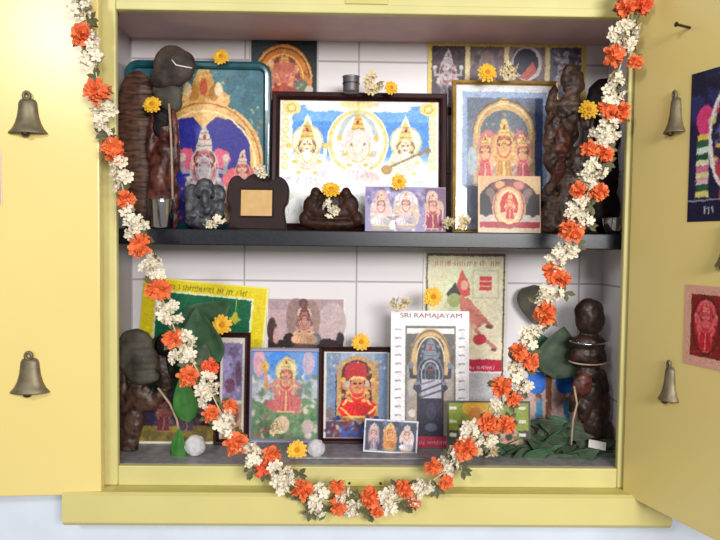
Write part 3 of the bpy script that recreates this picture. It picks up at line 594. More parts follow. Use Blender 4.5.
p.figure(357, 362, 66, (204, 130, 84), (216, 34, 32), (222, 178, 92), None, True, 4, (70, 30, 30)).arch(357, 364, 8, 380, (186, 40, 50)).ell(357, 381, 8, 2.4, (230, 190, 120)).ell(357, 387, 6, 6.4, (206, 132, 90)).ell(354.6, 386, 1.3, .9, (40, 24, 24)).ell(359.4, 386, 1.3, .9, (40, 24, 24)).line([(355, 390.5), (359, 390.5)], 1, (170, 40, 40)).line([(341, 412), (350, 421), (366, 421), (375, 411)], 2.2, (236, 190, 90))
p.rect(326, 426, 387, 443, (96, 60, 70)).rect(340, 430, 380, 443, (76, 86, 150), al=.9).blots(326, 420, 386, 442, [(150, 70, 70), (130, 140, 190), (70, 50, 80), (196, 180, 180)], 50, 1, 3, .6, 82).ell(330, 418, 4, 7, (130, 110, 110))
framed('framed_picture', 'maroon-framed picture of a goddess in a red sari, centre of the lower shelf', 'picture', p, 5, 0.014, M_['maroon'], Y=0.128, floor=0.0, tilt=4, glass=False)

p = Pic(390, 311, 469, 450, (232, 228, 230))
p.rect(404.5, 326, 455.5, 450, (120, 116, 112)).rect(405.5, 327, 454.5, 450, (96, 92, 88)).rect(406, 328.5, 454, 334, (226, 222, 218)).blots(407, 336, 453, 434, [(130, 122, 110), (76, 74, 70), (150, 140, 130)], 60, 1.5, 4, .5, 90)
p.rect(406, 366, 418, 436, (150, 140, 134), al=.8).rect(443, 366, 454, 436, (156, 146, 138), al=.8).ell(412, 388, 5, 9, (176, 168, 160)).ell(449, 388, 4.5, 9, (180, 170, 160)).ell(412, 414, 4, 4, (206, 200, 190))
p.ring(430, 362, 17, 28, 7, (196, 164, 116)).rect(415, 360, 420, 430, (176, 146, 108)).rect(440, 360, 445, 430, (170, 140, 104)).arch(430, 336, 13.5, 440, (52, 54, 66)).ell(430, 345, 5, 6, (90, 96, 112)).ell(430, 358, 8, 10, (66, 70, 84)).blots(420, 342, 440, 378, [(130, 138, 152), (40, 42, 54), (170, 176, 184)], 50, .8, 1.8, .6, 91)
p.figure(430, 338, 90, (58, 60, 74), (46, 44, 62), (120, 126, 140), None, False, 4, (30, 30, 40), (176, 180, 190)).ring(430, 362, 14, 25, 1.2, (226, 200, 150), True).ring(430, 362, 20, 31, 1.2, (120, 90, 56), True)
p.rect(421, 380, 441, 399, (176, 172, 184)).line([(421, 392), (441, 384)], 2, (84, 80, 100)).line([(421, 398), (441, 391)], 2, (90, 86, 104)).line([(421, 385), (434, 381)], 1.6, (110, 106, 120)).rect(419, 399, 443, 437, (46, 44, 62)).ell(431, 428, 6, 4, (96, 96, 116)).ell(431, 412, 5, 9, (60, 58, 80))
p.rect(404, 437, 456, 448, (176, 50, 74)).script(408, 452, 443, 3, (226, 150, 160), 12, 2.2)
for i in range(14):
    y = 330+i*8.6
    for x in (397.5, 461.5): p.line([(x-2.6, y), (x-.6, y)], 1.6, (150, 140, 156)); p.line([(x+.6, y-.6), (x+2.6, y)], 1.4, (160, 150, 164))
p.amp = .12
cal = sheet('calendar', 'tall white calendar with a black deity under a gold arch and red lower strip', 'calendar', p, 0.098, 0.0, 5, 0.0025)
def lettering(txt, parent, x, z, size, m, wfit):
    c = bpy.data.curves.new('lettering', 'FONT'); c.body = txt; c.size = size; c.align_x = 'CENTER'; c.extrude = 0.0002
    o = bpy.data.objects.new('lettering_tmp', c); C.objects.link(o); dg = bpy.context.evaluated_depsgraph_get(); dg.update()
    me = bpy.data.meshes.new_from_object(o.evaluated_get(dg)); bpy.data.objects.remove(o)
    w = max(v.co.x for v in me.vertices)-min(v.co.x for v in me.vertices); k = wfit/w
    for v in me.vertices: v.co = (v.co.x*k, -v.co.z, v.co.y)
    q = link('lettering', me, m, parent, False); q.location = (x, -0.0004, z); return q
kc = mpp(cal.location)
lettering('SRI RAMAJAYAM', cal, 1*kc, 131.5*kc, 6.4*kc, M_['ink'], 62*kc)

p = Pic(363, 420, 417, 449, (206, 206, 216))
p.rect(364.5, 421.5, 415.5, 447.5, (60, 62, 84)).blots(365, 422, 415, 430, [(96, 106, 140), (44, 48, 70)], 20, 1.5, 3, .6, 95).ell(373, 435, 6, 11, (150, 130, 140)).ell(373, 428, 3.5, 4, (190, 170, 170)).ell(373, 441, 4, 6, (70, 50, 70)).ell(389, 435, 7, 11, (190, 130, 76)).ell(389, 427, 4, 4, (216, 176, 110)).ell(389, 437, 3.6, 5, (150, 84, 50)).ell(406, 436, 7.5, 8, (206, 190, 190)).ell(406, 428, 3.5, 4, (190, 170, 170)).ell(404, 441, 4, 4, (120, 80, 84)).ell(410, 440, 3, 4, (230, 220, 216))
p.figure(373, 423, 25, (196, 160, 160), (150, 130, 150), (206, 190, 180), None, False, 2).figure(389, 422, 25, (206, 150, 100), (196, 120, 60), (226, 186, 110), None, True, 4).figure(406, 423, 25, (206, 180, 176), (214, 200, 206), (214, 196, 180), None, True, 2)
sheet('picture_card', 'little white-edged card of three figures, in front of the white calendar', 'picture', p, 0.075, 0.0, 10, 0.002, roll=3)

p = Pic(447, 401, 531, 453, (70, 78, 44))
p.rect(449, 403, 529, 430, (132, 146, 50)).rect(449, 430, 529, 453, (66, 58, 56)).ell(478, 408, 16, 9, (206, 158, 46)).ell(476, 414, 7, 7, (190, 120, 44)).ell(506, 420, 12, 16, (120, 134, 60)).ell(510, 438, 10, 12, (196, 150, 120)).blots(456, 420, 524, 450, [(90, 96, 60), (50, 44, 46), (130, 110, 96), (150, 140, 70)], 60, 1.5, 4, .6, 97)
for x in (453, 523):
    for y in (408, 421, 434, 446): p.rect(x-3.5, y-1.6, x+3.5, y+1.6, (214, 212, 200))
p.rect(447, 401, 531, 402.5, (60, 60, 44))
sheet('picture_card', 'green and orange card with white marks down both sides, behind the lower right garland', 'picture', p, 0.07, 0.0, 7, 0.002)

p = Pic(522, 372, 582, 450, (176, 150, 146))
p.rect(522, 372, 582, 383, (206, 196, 204)).rect(522, 379, 582, 380, (120, 110, 130)).rect(522, 383, 582, 450, (188, 158, 150)).ell(536, 384, 10, 14, (28, 104, 200)).ell(565, 384, 10, 13, (30, 106, 196)).rect(526, 382, 548, 384, (28, 104, 200)).rect(555, 382, 576, 384, (30, 106, 196)).rect(535, 402, 542, 432, (60, 130, 170)).rect(563, 402, 570, 430, (64, 128, 164)).ell(538, 400, 3, 4, (100, 70, 60)).ell(566, 400, 3, 4, (100, 70, 60)).rect(545, 372, 551, 450, (116, 62, 40)).blots(524, 396, 580, 440, [(206, 176, 164), (160, 120, 110)], 30, 1.5, 4, .4, 98)
sheet('picture_card', 'blue and pink print with two bright blue bowl shapes, behind the leaf heap', 'picture', p, 0.165, 0.0, 3, 0.002)

# ---- prints pasted on the doors
def door_sheet(name, label, cat, pic, w, h, P, ang):
    pic.photo(amp=.3, fine=.3, lum=10, seed=9); o = link(name, pic.mesh(name, w, h, 0.0008), M_['print'], None, False); o.location = P; o.rotation_euler = (0, 0, ang); return tag(o, label, cat)
a = on_door(687, 222, RH, RA, 0.001); b_ = on_door(687, 76, RH, RA, 0.001)
h = b_.z-a.z; w = h*0.72; u_ = Vector((math.cos(RA), math.sin(RA), 0))
p = Pic(0, 0, 72, 100, (26, 26, 62), 2.6)
p.blots(2, 2, 70, 30, [(20, 20, 50), (40, 44, 96)], 20, 4, 9, .5, 100)
p.ell(12, 33, 7, 10, (214, 60, 120)).ell(60, 33, 7, 10, (214, 60, 120))
for i, c in enumerate(((226, 190, 90), (40, 90, 60), (206, 220, 206), (30, 84, 56), (226, 220, 180), (206, 110, 150), (228, 210, 150), (226, 180, 190), (40, 90, 60), (220, 206, 120))): p.rect(6, 42+i*4.2, 16, 46.2+i*4.2, c, al=.95).rect(56, 42+i*4.2, 66, 46.2+i*4.2, c, al=.95)
p.ring(38, 46, 21, 36, 2.4, (226, 220, 214)).ell(38, 54, 18, 30, (140, 46, 70)).ell(26, 46, 6, 10, (90, 80, 150)).ell(28, 66, 8, 12, (170, 60, 70)).ell(38, 34, 11, 15, (36, 30, 44)).ell(38, 22, 9, 12, (214, 176, 90)).ell(38, 60, 9, 20, (206, 160, 80)).blots(20, 20, 56, 80, [(226, 206, 150), (120, 60, 120), (190, 60, 80), (60, 60, 130)], 70, 1, 3, .6, 101)
p.figure(36, 8, 84, (44, 38, 54), (176, 50, 66), (214, 176, 90), None, False, 4, (24, 20, 34)).ring(36, 46, 20, 36, 2.2, (226, 220, 214))
p.rect(0, 86, 72, 100, (18, 20, 52)).script(14, 58, 92, 5, (226, 226, 236), 14, 3).rect(0, 85.4, 72, 86.4, (150, 150, 170))
door_sheet('poster', 'dark navy poster of a garlanded deity pasted on the right cupboard door', 'poster', p, w, h, a+u_*(w/2), RA)
a = on_door(683, 363, RH, RA, 0.001); b_ = on_door(683, 284, RH, RA, 0.001); h = b_.z-a.z; w = h*0.8
p = Pic(0, 0, 66, 82, (214, 160, 140), 2.4)
p.rect(8, 9, 58, 72, (120, 36, 30)).rect(10, 11, 56, 70, (132, 26, 30)).ell(26, 36, 13, 24, (190, 36, 50)).ring(26, 30, 10, 14, 3, (214, 90, 96)).ell(26, 32, 6, 9, (226, 40, 66)).ell(26, 54, 8, 12, (206, 80, 90)).blots(12, 14, 54, 68, [(70, 30, 34), (206, 70, 80), (150, 80, 50), (226, 110, 120)], 40, 1, 2, .5, 103).figure(26, 13, 56, (214, 90, 100), (196, 36, 50), (226, 120, 110), None, False, 4, (110, 26, 36)).rect(44, 11, 56, 70, (120, 60, 30), al=.6).ring(26, 40, 16, 28, 1.6, (90, 30, 26))
door_sheet('poster', 'small red print with a pink border pasted low on the right cupboard door', 'poster', p, w, h, a+u_*(w/2), RA)
P = on_door(2.2, 205, LH, LA, 0.001); P2 = on_door(2.2, 149, LH, LA, 0.001); h = P2.z-P.z; w = h*1.1
p = Pic(0, 0, 62, 56, (222, 196, 176), 1.6)
p.rect(2, 2, 60, 54, (130, 70, 60)).ell(30, 28, 16, 22, (196, 120, 80)).blots(4, 4, 58, 52, [(160, 90, 70), (206, 160, 110), (96, 50, 60)], 40, 2, 5, .6, 104)
ul = Vector((math.cos(LA), math.sin(LA), 0))
door_sheet('photo_print', 'brown print with a pale border cut off at the left edge, on the left door', 'picture', p, w, h, P-ul*(w/2), LA)

# ================================================================== SHELF THINGS
def lump(bm, px, py, Y, rx, ry, dep, rot=0):
    P = at(px, py, Y); k = mpp(P); ell(bm, P, (rx*k, dep, ry*k), RY(rot), 18, 12)
def settle(me, floor=None, Y=None):
    """move a finished mesh so its own origin is at its base"""
    xs = [v.co.x for v in me.vertices]; ys = [v.co.y for v in me.vertices]; zs = [v.co.z for v in me.vertices]
    o = Vector(((min(xs)+max(xs))/2, (min(ys)+max(ys))/2, min(zs)))
    dz = 0.0
    if floor is not None:      # flatten the foot on the shelf
        for v in me.vertices:
            if v.co.z < floor+0.0005: v.co.z = floor+0.0005
        o.z = floor+0.0005
    for v in me.vertices: v.co -= o
    return o
def carved(name, label, cat, lumps, m, floor=None, amp=0.0014, freq=90, voxel=0.0028, ribs=None, group=None, parts=(), smooth=2):
    bm = bmesh.new()
    for l in lumps: lump(bm, *l)
    me = remesh(bm, voxel, amp, freq, smooth, ribs); o = settle(me, floor)
    r = thing(name, label, cat, o, (0, 0, 0), group)
    link('leaf_blade' if name.endswith('leaf') else 'body', me, M_[m], r)
    for pn, pl, pm, lab in parts:
        bm = bmesh.new()
        for l in pl: lump(bm, *l)
        me2 = remesh(bm, voxel, amp, freq, smooth)
        for v in me2.vertices:
            if floor is not None and v.co.z < floor+0.0006: v.co.z = floor+0.0006
            v.co -= o
        q = link(pn, me2, M_[pm], r)
        if lab: q['label'] = lab
    return r
def strip(parent, name, pts, w, m, label=None):
    bm = bmesh.new(); ps = [at(*p)-parent.location for p in pts]; tube(bm, ps, w, 8); q = obj(name, bm, M_[m], parent, True)
    if label: q['label'] = label
    return q
def leafmesh(L, W, cup=0.25, bend=0.25, fold=0.3, tip=1.0, nu=14, nv=8, th=0.0006, seed=0):
    bm = bmesh.new(); top = []; g = random.Random(seed)
    for i in range(nu+1):
        u = i/nu; w = W/2*(math.sin(PI*u**0.62))**0.8*(1-0.15*u) if 0 < u < 1 else 0.0004
        row = []
        for j in range(nv+1):
            v = j/nv*2-1
            x = v*w; z = u*L-(0.06*L*abs(v) if u < 0.25 else 0)*(0.25-u)*4
            y = -cup*W*(v*v)*math.sin(PI*u)*0.6 + bend*L*(u*u) + fold*abs(v)*w*0.6 + 0.02*W*noise.noise((x*120+seed, z*120, seed))
            row.append(bm.verts.new((x, y, z)))
        top.append(row)
    for a, b in zip(top, top[1:]):
        for j in range(nv): bm.faces.new((a[j], a[j+1], b[j+1], b[j]))
    bmesh.ops.recalc_face_normals(bm, faces=bm.faces[:])
    bmesh.ops.solidify(bm, geom=bm.faces[:], thickness=th)
    me = bpy.data.meshes.new('leaf'); bm.to_mesh(me); bm.free(); return me
def leaf(px, py, Y, L, W, ang, m, label, tilt=0, yaw=0, group=None, name='betel_leaf', **kw):
    """leaf whose base sits at the given point; ang is the clockwise lean of its length from upright"""
    P = at(px, py, Y); k = mpp(P); me = leafmesh(L*k, W*k, **kw)
    o = link(name, me, M_[m]); o.location = P
    o.rotation_euler = (Matrix.Rotation(math.radians(ang), 3, 'Y') @ Matrix.Rotation(math.radians(tilt), 3, 'X') @ Matrix.Rotation(math.radians(yaw), 3, 'Z')).to_euler()
    return tag(o, label, 'leaf', group)

# ---- upper left: two carved wooden idols with withered leaves on top
carved('wooden_idol', 'brown ribbed wooden idol at the far left of the upper shelf', 'idol',
       [(137, 98, .124, 18, 27, .018), (136, 130, .124, 19, 42, .019), (138, 170, .124, 17, 42, .019), (141, 204, .124, 15, 30, .018), (150, 100, .124, 9, 16, .014)], 'wood_br', SHELF_Z, .001, 80, ribs=(.0007, 620))
r = carved('wooden_idol', 'reddish-brown carved idol under a grey leaf, left on the upper shelf', 'idol',
       [(163, 128, .097, 8, 12, .010), (152, 136, .097, 5, 24, .009, 8), (175, 140, .097, 5, 34, .009, -4), (163, 165, .097, 14, 26, .011), (163, 196, .097, 17, 28, .012), (163, 218, .097, 17, 14, .012), (157, 180, .090, 7, 22, .006), (171, 176, .090, 5, 26, .006), (164, 150, .090, 8, 9, .006)], 'wood_red', SHELF_Z, .0014, 110,
       parts=[('hair', [(162, 120, .094, 9, 12, .009), (158, 128, .092, 6, 9, .006)], 'wood_blk', 'black hair')])
strip(r, 'staff', [(169, 104, .088), (171, 135, .082), (172, 170, .080), (173, 218, .080)], 0.0022, 'stem', 'pale thin staff')
r = carved('withered_leaf', 'rounded dark grey withered leaf with a white streak capping the upper left idol', 'leaf',
       [(173, 66, .096, 20, 21, .014, -20), (163, 78, .096, 14, 11, .013, -30), (183, 66, .096, 13, 16, .012)], 'leaf_dry', None, .0010, 70)
strip(r, 'white_streak', [(172, 60, .0822), (176, 65, .0805), (183, 66.5, .0815), (192, 68, .088)], 0.0013, 'ash', 'white streak')
carved('withered_leaf', 'grey-green withered leaf tucked below the dark rounded one, upper left', 'leaf',
       [(168, 95, .100, 15, 15, .009), (163, 90, .100, 11, 10, .009), (172, 103, .100, 11, 10, .008)], 'leaf_old', None, .0008, 60)
# ---- steel tumbler
P = at(161, 229, .058); P.z = SHELF_Z+.0004; k = mpp(P)
r = thing('steel_tumbler', 'shiny steel tumbler on the upper shelf before the reddish idol', 'cup', P)
bm = bmesh.new(); lathe(bm, [(0, 0), (10.5*k, 0), (12*k, 1.5*k), (13*k, 26*k), (13.6*k, 28.5*k), (13.2*k, 28.7*k), (12.4*k, 26*k), (11.2*k, 2.6*k), (0, 2.4*k)], 40); obj('body', bm, M_['steel'], r, True)
bm = bmesh.new(); lathe(bm, [(13.35*k, 27.6*k), (13.9*k, 28.2*k), (13.9*k, 28.8*k), (13.3*k, 29.2*k), (12.8*k, 28.6*k), (13.35*k, 27.6*k)], 40); obj('rim', bm, M_['steel'], r, True)
# ---- grey stone seated idol
carved('stone_idol', 'grey stone elephant-headed idol seated on the upper shelf', 'idol',
       [(205, 221, .072, 20, 9, .018), (205, 209, .072, 16, 13, .016), (205, 193, .072, 12, 12, .014), (191, 193, .073, 7, 10, .007, 12), (219, 194, .073, 7, 10, .007, -12), (205, 184, .072, 8, 6, .011), (205, 200, .058, 3.4, 10, .008), (208, 210, .056, 3.4, 6, .007, 30), (193, 216, .064, 8, 6, .012), (217, 216, .064, 8, 6, .012), (190, 207, .070, 5, 9, .009), (220, 207, .070, 5, 9, .009)], 'stone', SHELF_Z, .0009, 150, .0022, smooth=2,
       parts=[('eye', [(199, 197, .059, 2.2, 2.4, .002)], 'wood_blk', None), ('eye', [(212, 197, .059, 2.2, 2.4, .002)], 'wood_blk', None)])
# ---- scalloped plaque
P = at(257, 228, .072); P.z = SHELF_Z+.0004; k = mpp(P)
r = thing('wooden_plaque', 'dark scalloped wooden plaque with a square tan panel on the upper shelf', 'plaque', P, (math.radians(-6), 0, 0))
ol = [(227, 228), (230, 207), (226, 199), (226.5, 185), (230, 176), (237, 173), (243, 177), (248, 173), (257, 170), (266, 173), (271, 177.5), (277, 173.5), (284, 177), (288, 185), (287.5, 199), (284, 207), (287, 228)]
def smoothpts(p, n=5):
    out = []
    for i in range(len(p)-1):
        p0, p1, p2, p3 = p[max(i-1, 0)], p[i], p[i+1], p[min(i+2, len(p)-1)]
        for j in range(n):
            t = j/n; out.append(tuple(0.5*((2*p1[d])+(-p0[d]+p2[d])*t+(2*p0[d]-5*p1[d]+4*p2[d]-p3[d])*t*t+(-p0[d]+3*p1[d]-3*p2[d]+p3[d])*t**3) for d in (0, 1)))
    return out+[p[-1]]
def extrude_outline(pts, k, cx, by, y0, y1, bev=.002):
    bm = bmesh.new(); v = [bm.verts.new(((x-cx)*k, y0, (by-y)*k)) for x, y in pts]; f = bm.faces.new(v)
    g = bmesh.ops.extrude_face_region(bm, geom=[f]); bmesh.ops.translate(bm, verts=[e for e in g['geom'] if isinstance(e, bmesh.types.BMVert)], vec=(0, y1-y0, 0))
    es = [e for e in bm.edges if e.calc_face_angle(0) > 1.2 and abs(e.verts[0].co.y-e.verts[1].co.y) < 1e-6 and min(e.verts[0].co.y, e.verts[1].co.y) <= min(y0, y1)+1e-6]
    if bev: bmesh.ops.bevel(bm, geom=es, offset=bev, segments=3, affect='EDGES')
    return bm
obj('board', extrude_outline(smoothpts(ol), k, 257, 228, 0, .014, .0025), M_['plaque'], r)
boxobj('tan_panel', (-16.5*k, -.0012, 14*k), (14.5*k, .001, 40*k), M_['tan'], r)
bm = frame_bm(34*k, 29*k, 1.5*k, .0022); f = obj('panel_trim', bm, M_['plaque'], r); f.location = (-1*k, -.0016, 12.5*k)
boxobj('foot', (-20*k, .014, 0), (20*k, .03, 8*k), M_['plaque'], r, .001)
# ---- little brown carving
carved('wooden_figurine', 'small dark brown carving of huddled figures on the upper shelf before the blue picture', 'figurine',
       [(331, 224, .072, 30, 8, .018), (331, 213, .072, 25, 11, .016), (312, 207, .070, 9, 12, .012), (350, 206, .070, 9, 12, .012), (331, 204, .072, 13, 15, .013), (316, 194, .070, 5.5, 7, .009), (346, 194, .070, 5.5, 7, .009), (331, 196, .073, 7, 8, .009), (305, 219, .066, 6, 8, .010), (357, 219, .066, 6, 8, .010)], 'carve_br', SHELF_Z, .0008, 120, .0022)
# ---- upper right idols
carved('wooden_idol', 'tall weathered brown carved idol at the right of the upper shelf', 'idol',
       [(573, 82, .085, 12, 15, .014), (570, 72, .085, 8, 8, .010), (571, 98, .085, 9, 8, .012), (569, 110, .085, 16, 13, .015), (552, 100, .085, 5, 16, .009, 14), (586, 116, .085, 7, 15, .010), (563, 132, .085, 16, 18, .015), (550, 130, .085, 6, 24, .010, 6), (560, 158, .085, 18, 17, .015), (566, 180, .085, 16, 16, .014), (549, 190, .08, 6, 14, .009, 20), (550, 214, .08, 9, 20, .012, 10), (564, 206, .078, 8, 26, .012), (580, 205, .085, 8, 28, .013, -4), (578, 168, .085, 8, 22, .010), (556, 226, .08, 15, 8, .014), (578, 226, .085, 11, 8, .013), (559, 148, .074, 8, 8, .008), (573, 118, .074, 7, 6, .008), (556, 122, .074, 5, 8, .006)], 'wood_mid', SHELF_Z, .0034, 62, .0024,
       parts=[('sash', [(562, 142, .071, 8, 16, .007), (560, 168, .071, 6, 16, .007, 10)], 'wood_red', 'dark red sash')])
carved('wooden_idol', 'blackened wooden idol half hidden behind the garland, far right of the upper shelf', 'idol',
       [(604, 100, .118, 18, 22, .014), (606, 135, .118, 14, 34, .015), (604, 175, .118, 15, 40, .015), (605, 210, .118, 15, 26, .015)], 'wood_blk', SHELF_Z, .0016, 70)
P = at(614, 232, .06); P.z = SHELF_Z+.0004; k = mpp(P)
r = thing('steel_bowl', 'small shiny steel bowl at the far right end of the upper shelf', 'bowl', P)
bm = bmesh.new(); lathe(bm, [(0, 0), (6*k, 0), (8.5*k, 3*k), (10.5*k, 9*k), (11.4*k, 15*k), (11*k, 15.2*k), (9.8*k, 9*k), (7.8*k, 3.6*k), (0, 1.6*k)], 36); obj('body', bm, M_['steel'], r, True)
bm = bmesh.new(); lathe(bm, [(11*k, 14.4*k), (12*k, 15*k), (11.6*k, 15.8*k), (11*k, 15.4*k), (11*k, 14.4*k)], 36); obj('rim', bm, M_['steel'], r, True)
# ---- lower left idol
r = carved('wooden_idol', 'dark wooden idol under a grey rolled leaf, far left of the lower shelf', 'idol',
       [(140, 396, .083, 15, 16, .014), (133, 420, .083, 10, 26, .012), (124, 415, .088, 6, 44, .010), (150, 402, .083, 10, 10, .011), (163, 372, .083, 11, 20, .012, -10), (158, 350, .085, 9, 14, .010), (130, 446, .083, 9, 14, .012), (124, 452, .088, 6, 9, .012), (160, 396, .08, 8, 8, .010)], 'wood_mid', 0.0, .0018, 90, .0026,
       parts=[('hair', [(163, 345, .081, 9, 12, .010), (170, 368, .081, 6, 14, .008)], 'wood_blk', 'black hair')])
strip(r, 'staff', [(158, 388, .062), (170, 404, .058), (177, 420, .056), (181, 448, .056)], .0022, 'stem', 'pale stick')
carved('withered_leaf', 'grey rolled withered leaf on top of the lower left idol', 'leaf',
       [(136, 345, .062, 18, 17, .012), (138, 360, .062, 21, 19, .013), (143, 376, .062, 17, 9, .012), (130, 340, .062, 11, 10, .011)], 'leaf_old', None, .0012, 60, ribs=(.0005, 500))
# ---- lower right idol
r = carved('wooden_idol', 'dark round-headed wooden idol with a wide collar, far right of the lower shelf', 'idol',
       [(590, 318, .095, 15, 19, .018), (589, 312, .095, 15, 14, .017), (588, 343, .095, 18, 10, .018), (588, 356, .095, 19, 13, .018), (589, 374, .095, 15, 10, .015), (591, 394, .095, 12, 18, .014), (575, 394, .090, 5, 20, .008, 12), (604, 398, .098, 6, 30, .011, -4), (594, 424, .095, 13, 22, .015), (584, 410, .09, 7, 12, .010), (596, 454, .095, 16, 10, .016), (607, 440, .1, 7, 22, .012)], 'wood_dk', 0.0, .0014, 80, .0026,
       parts=[('sash', [(583, 384, .078, 10, 12, .008), (576, 392, .078, 5, 12, .006, 8)], 'wood_red', 'reddish sash')])
for y, nm in ((341, 'necklace'), (361, 'collar_edge')):
    bm = bmesh.new(); c = at(588.5, y, .095)-r.location; k = mpp(at(588, y, .095))
    R_ = 18.5*k if y == 341 else 19.5*k
    tube(bm, [(c.x+R_*math.cos(a), c.y+.0188*math.sin(a), c.z-.004*abs(math.sin(a))) for a in [2*PI*i/30 for i in range(30)]], .0016, 7, True)
    obj(nm, bm, M_['stem' if y == 361 else 'steel'], r, True)
strip(r, 'staff', [(574, 386, .074), (577, 404, .070), (573, 420, .068), (571, 446, .066)], .002, 'stem', 'pale stick')
bm = bmesh.new(); box(bm, -.016, -.0004, 0, .016, .0004, .016); o = obj('paper_scrap', bm, M_['ash']); o.location = at(597, 449, .066); o.rotation_euler = (math.radians(-35), math.radians(8), math.radians(-14)); tag(o, 'white paper scrap at the foot of the round-headed idol', 'paper')
# ---- betel leaves
leaf(188, 330, .176, 50, 44, 58, 'leaf_dk', 'broad dark green leaf lying across the green poster, left of the yellow flower', -6, 20, bend=.1)
leaf(206, 366, .131, 60, 54, -14, 'leaf_dk', 'broad dark green leaf hanging behind the garland, above the purple picture', -4, -18, bend=.12)
leaf(194, 382, .112, 40, 30, 16, 'leaf_heap', 'dull green leaf behind the garland beside the narrow maroon frame', -4, 10, bend=.1)
leaf(534, 287, .176, 38, 36, 176, 'leaf_old', 'grey-green withered leaf against the tiles, beside the right side of the garland', -4, 8, bend=-.06)
leaf(556, 376, .120, 50, 48, 10, 'leaf_heap', 'broad grey-green leaf right of the garland, beside the round-headed idol', -4, -14, bend=.1)
leaf(552, 370, .152, 40, 34, -20, 'leaf_dk', 'dark green leaf behind the broad grey-green one, right of the garland', -4, 14, bend=.1)
leaf(188, 420, .048, 46, 26, -8, 'leaf_br', 'bright green leaf standing upright at lower left, upper of the pair', 4, 10, bend=.02, fold=.8, name='green_leaf')
leaf(176, 463, .046, 36, 18, 6, 'leaf_br', 'bright green leaf touching the niche floor at lower left, lower of the pair', 3, -10, bend=.02, fold=.9, name='green_leaf')
g = random.Random(5)
env = [(496, 456), (512, 443), (528, 430), (545, 421), (562, 419), (580, 424), (596, 440), (606, 456)]
def env_y(x):
    for (a, b), (c, d) in zip(env, env[1:]):
        if a <= x <= c: return b+(d-b)*(x-a)/(c-a)
    return 458
for i in range(64):
    fx = g.uniform(506, 600); top = env_y(fx)+4; t = g.random(); fy = 464+(top-464)*t
    leaf(fx, fy, .046+.05*t+g.uniform(0, .008), g.uniform(20, 34), g.uniform(11, 17), g.choice((-1, 1))*g.uniform(55, 118), 'leaf_heap' if i % 3 else 'leaf_dk', 'dull green leaf in the heap at the lower right corner', g.uniform(-25, 25), g.uniform(-35, 35), 'heap of green leaves', 'green_leaf', seed=i, bend=g.uniform(-.12, .12))
# ---- flowers
def petal_ring(bm, n, r0, r1, w, lift, z0, jit, g):
    for i in range(n):
        a = 2*PI*i/n+g.uniform(-jit, jit); c, s = math.cos(a), math.sin(a); rr = r1*g.uniform(.9, 1.06)
        pts = []
        for t, ww in ((0, .3), (.35, .85), (.7, 1.0), (.92, .6), (1, .15)):
            rad = r0+(rr-r0)*t; zz = z0+lift*math.sin(t*1.9)-.12*rr*t*t
            for sg in (-1, 0, 1): pts.append((rad*c-sg*ww*w*s, rad*s+sg*ww*w*c, zz+(.12*w if sg else 0)))
        v = [bm.verts.new(p) for p in pts]
        for j in range(4):
            for q in range(2): bm.faces.new((v[j*3+q], v[j*3+q+1], v[j*3+q+4], v[j*3+q+3]))
def yellow_flower(px, py, Y, r, label, tilt=-80, spin=0, m='yellow_petal'):
    P = at(px, py, Y); k = mpp(P)*r; g = random.Random(int(px*7+py))
    t = thing('yellow_flower', label, 'flower', P, (math.radians(-tilt), 0, math.radians(spin)), 'loose yellow flowers offered in the shrine')
    bm = bmesh.new()
    for n, r1, lf, z0 in ((13, 1.0, .12, 0), (12, .82, .25, .06), (9, .58, .32, .12)): petal_ring(bm, n, .12*k, r1*k, .19*k, lf*k, z0*k, .1, g)
    obj('petals', bm, M_[m], t, True)
    bm = bmesh.new(); ell(bm, (0, 0, .2*k), (.26*k, .26*k, .16*k)); obj('flower_centre', bm, M_['yellow_core'], t, True)
    bm = bmesh.new(); lathe(bm, [(0, -.16*k), (.16*k, -.14*k), (.3*k, -.02*k), (.2*k, .06*k), (0, .05*k)], 12); obj('calyx', bm, M_['leaf_g'], t, True)
    return t
yellow_flower(221, 57, .150, 8.5, 'yellow flower on top of the teal frame')
yellow_flower(152, 105, .082, 9.5, 'yellow flower on the chest of the upper left idols', -76)
yellow_flower(391, 88, .118, 7.5, 'yellow flower at the right end of the row on the maroon frame', -84, 20)
yellow_flower(487, 73, .126, 10, 'yellow flower on top of the gilt frame', -80)
yellow_flower(588, 110, .066, 10.5, 'orange-yellow flower beside the upper right garland', -78)
yellow_flower(399, 182, .060, 8.5, 'yellow flower on top of the lavender card')
yellow_flower(331, 190, .056, 10, 'ochre yellow flower on the head of the brown carving', -55)
yellow_flower(433, 297, .112, 10.5, 'yellow flower between the white calendar and the cream poster')
yellow_flower(361, 342, .134, 9.5, 'yellow flower on the red sari picture')
yellow_flower(222, 325, .128, 10.5, 'yellow flower on a dark leaf in front of the green poster')
yellow_flower(297, 450, .043, 10.5, 'yellow flower lying near the lower edge below the hillside picture', -72)
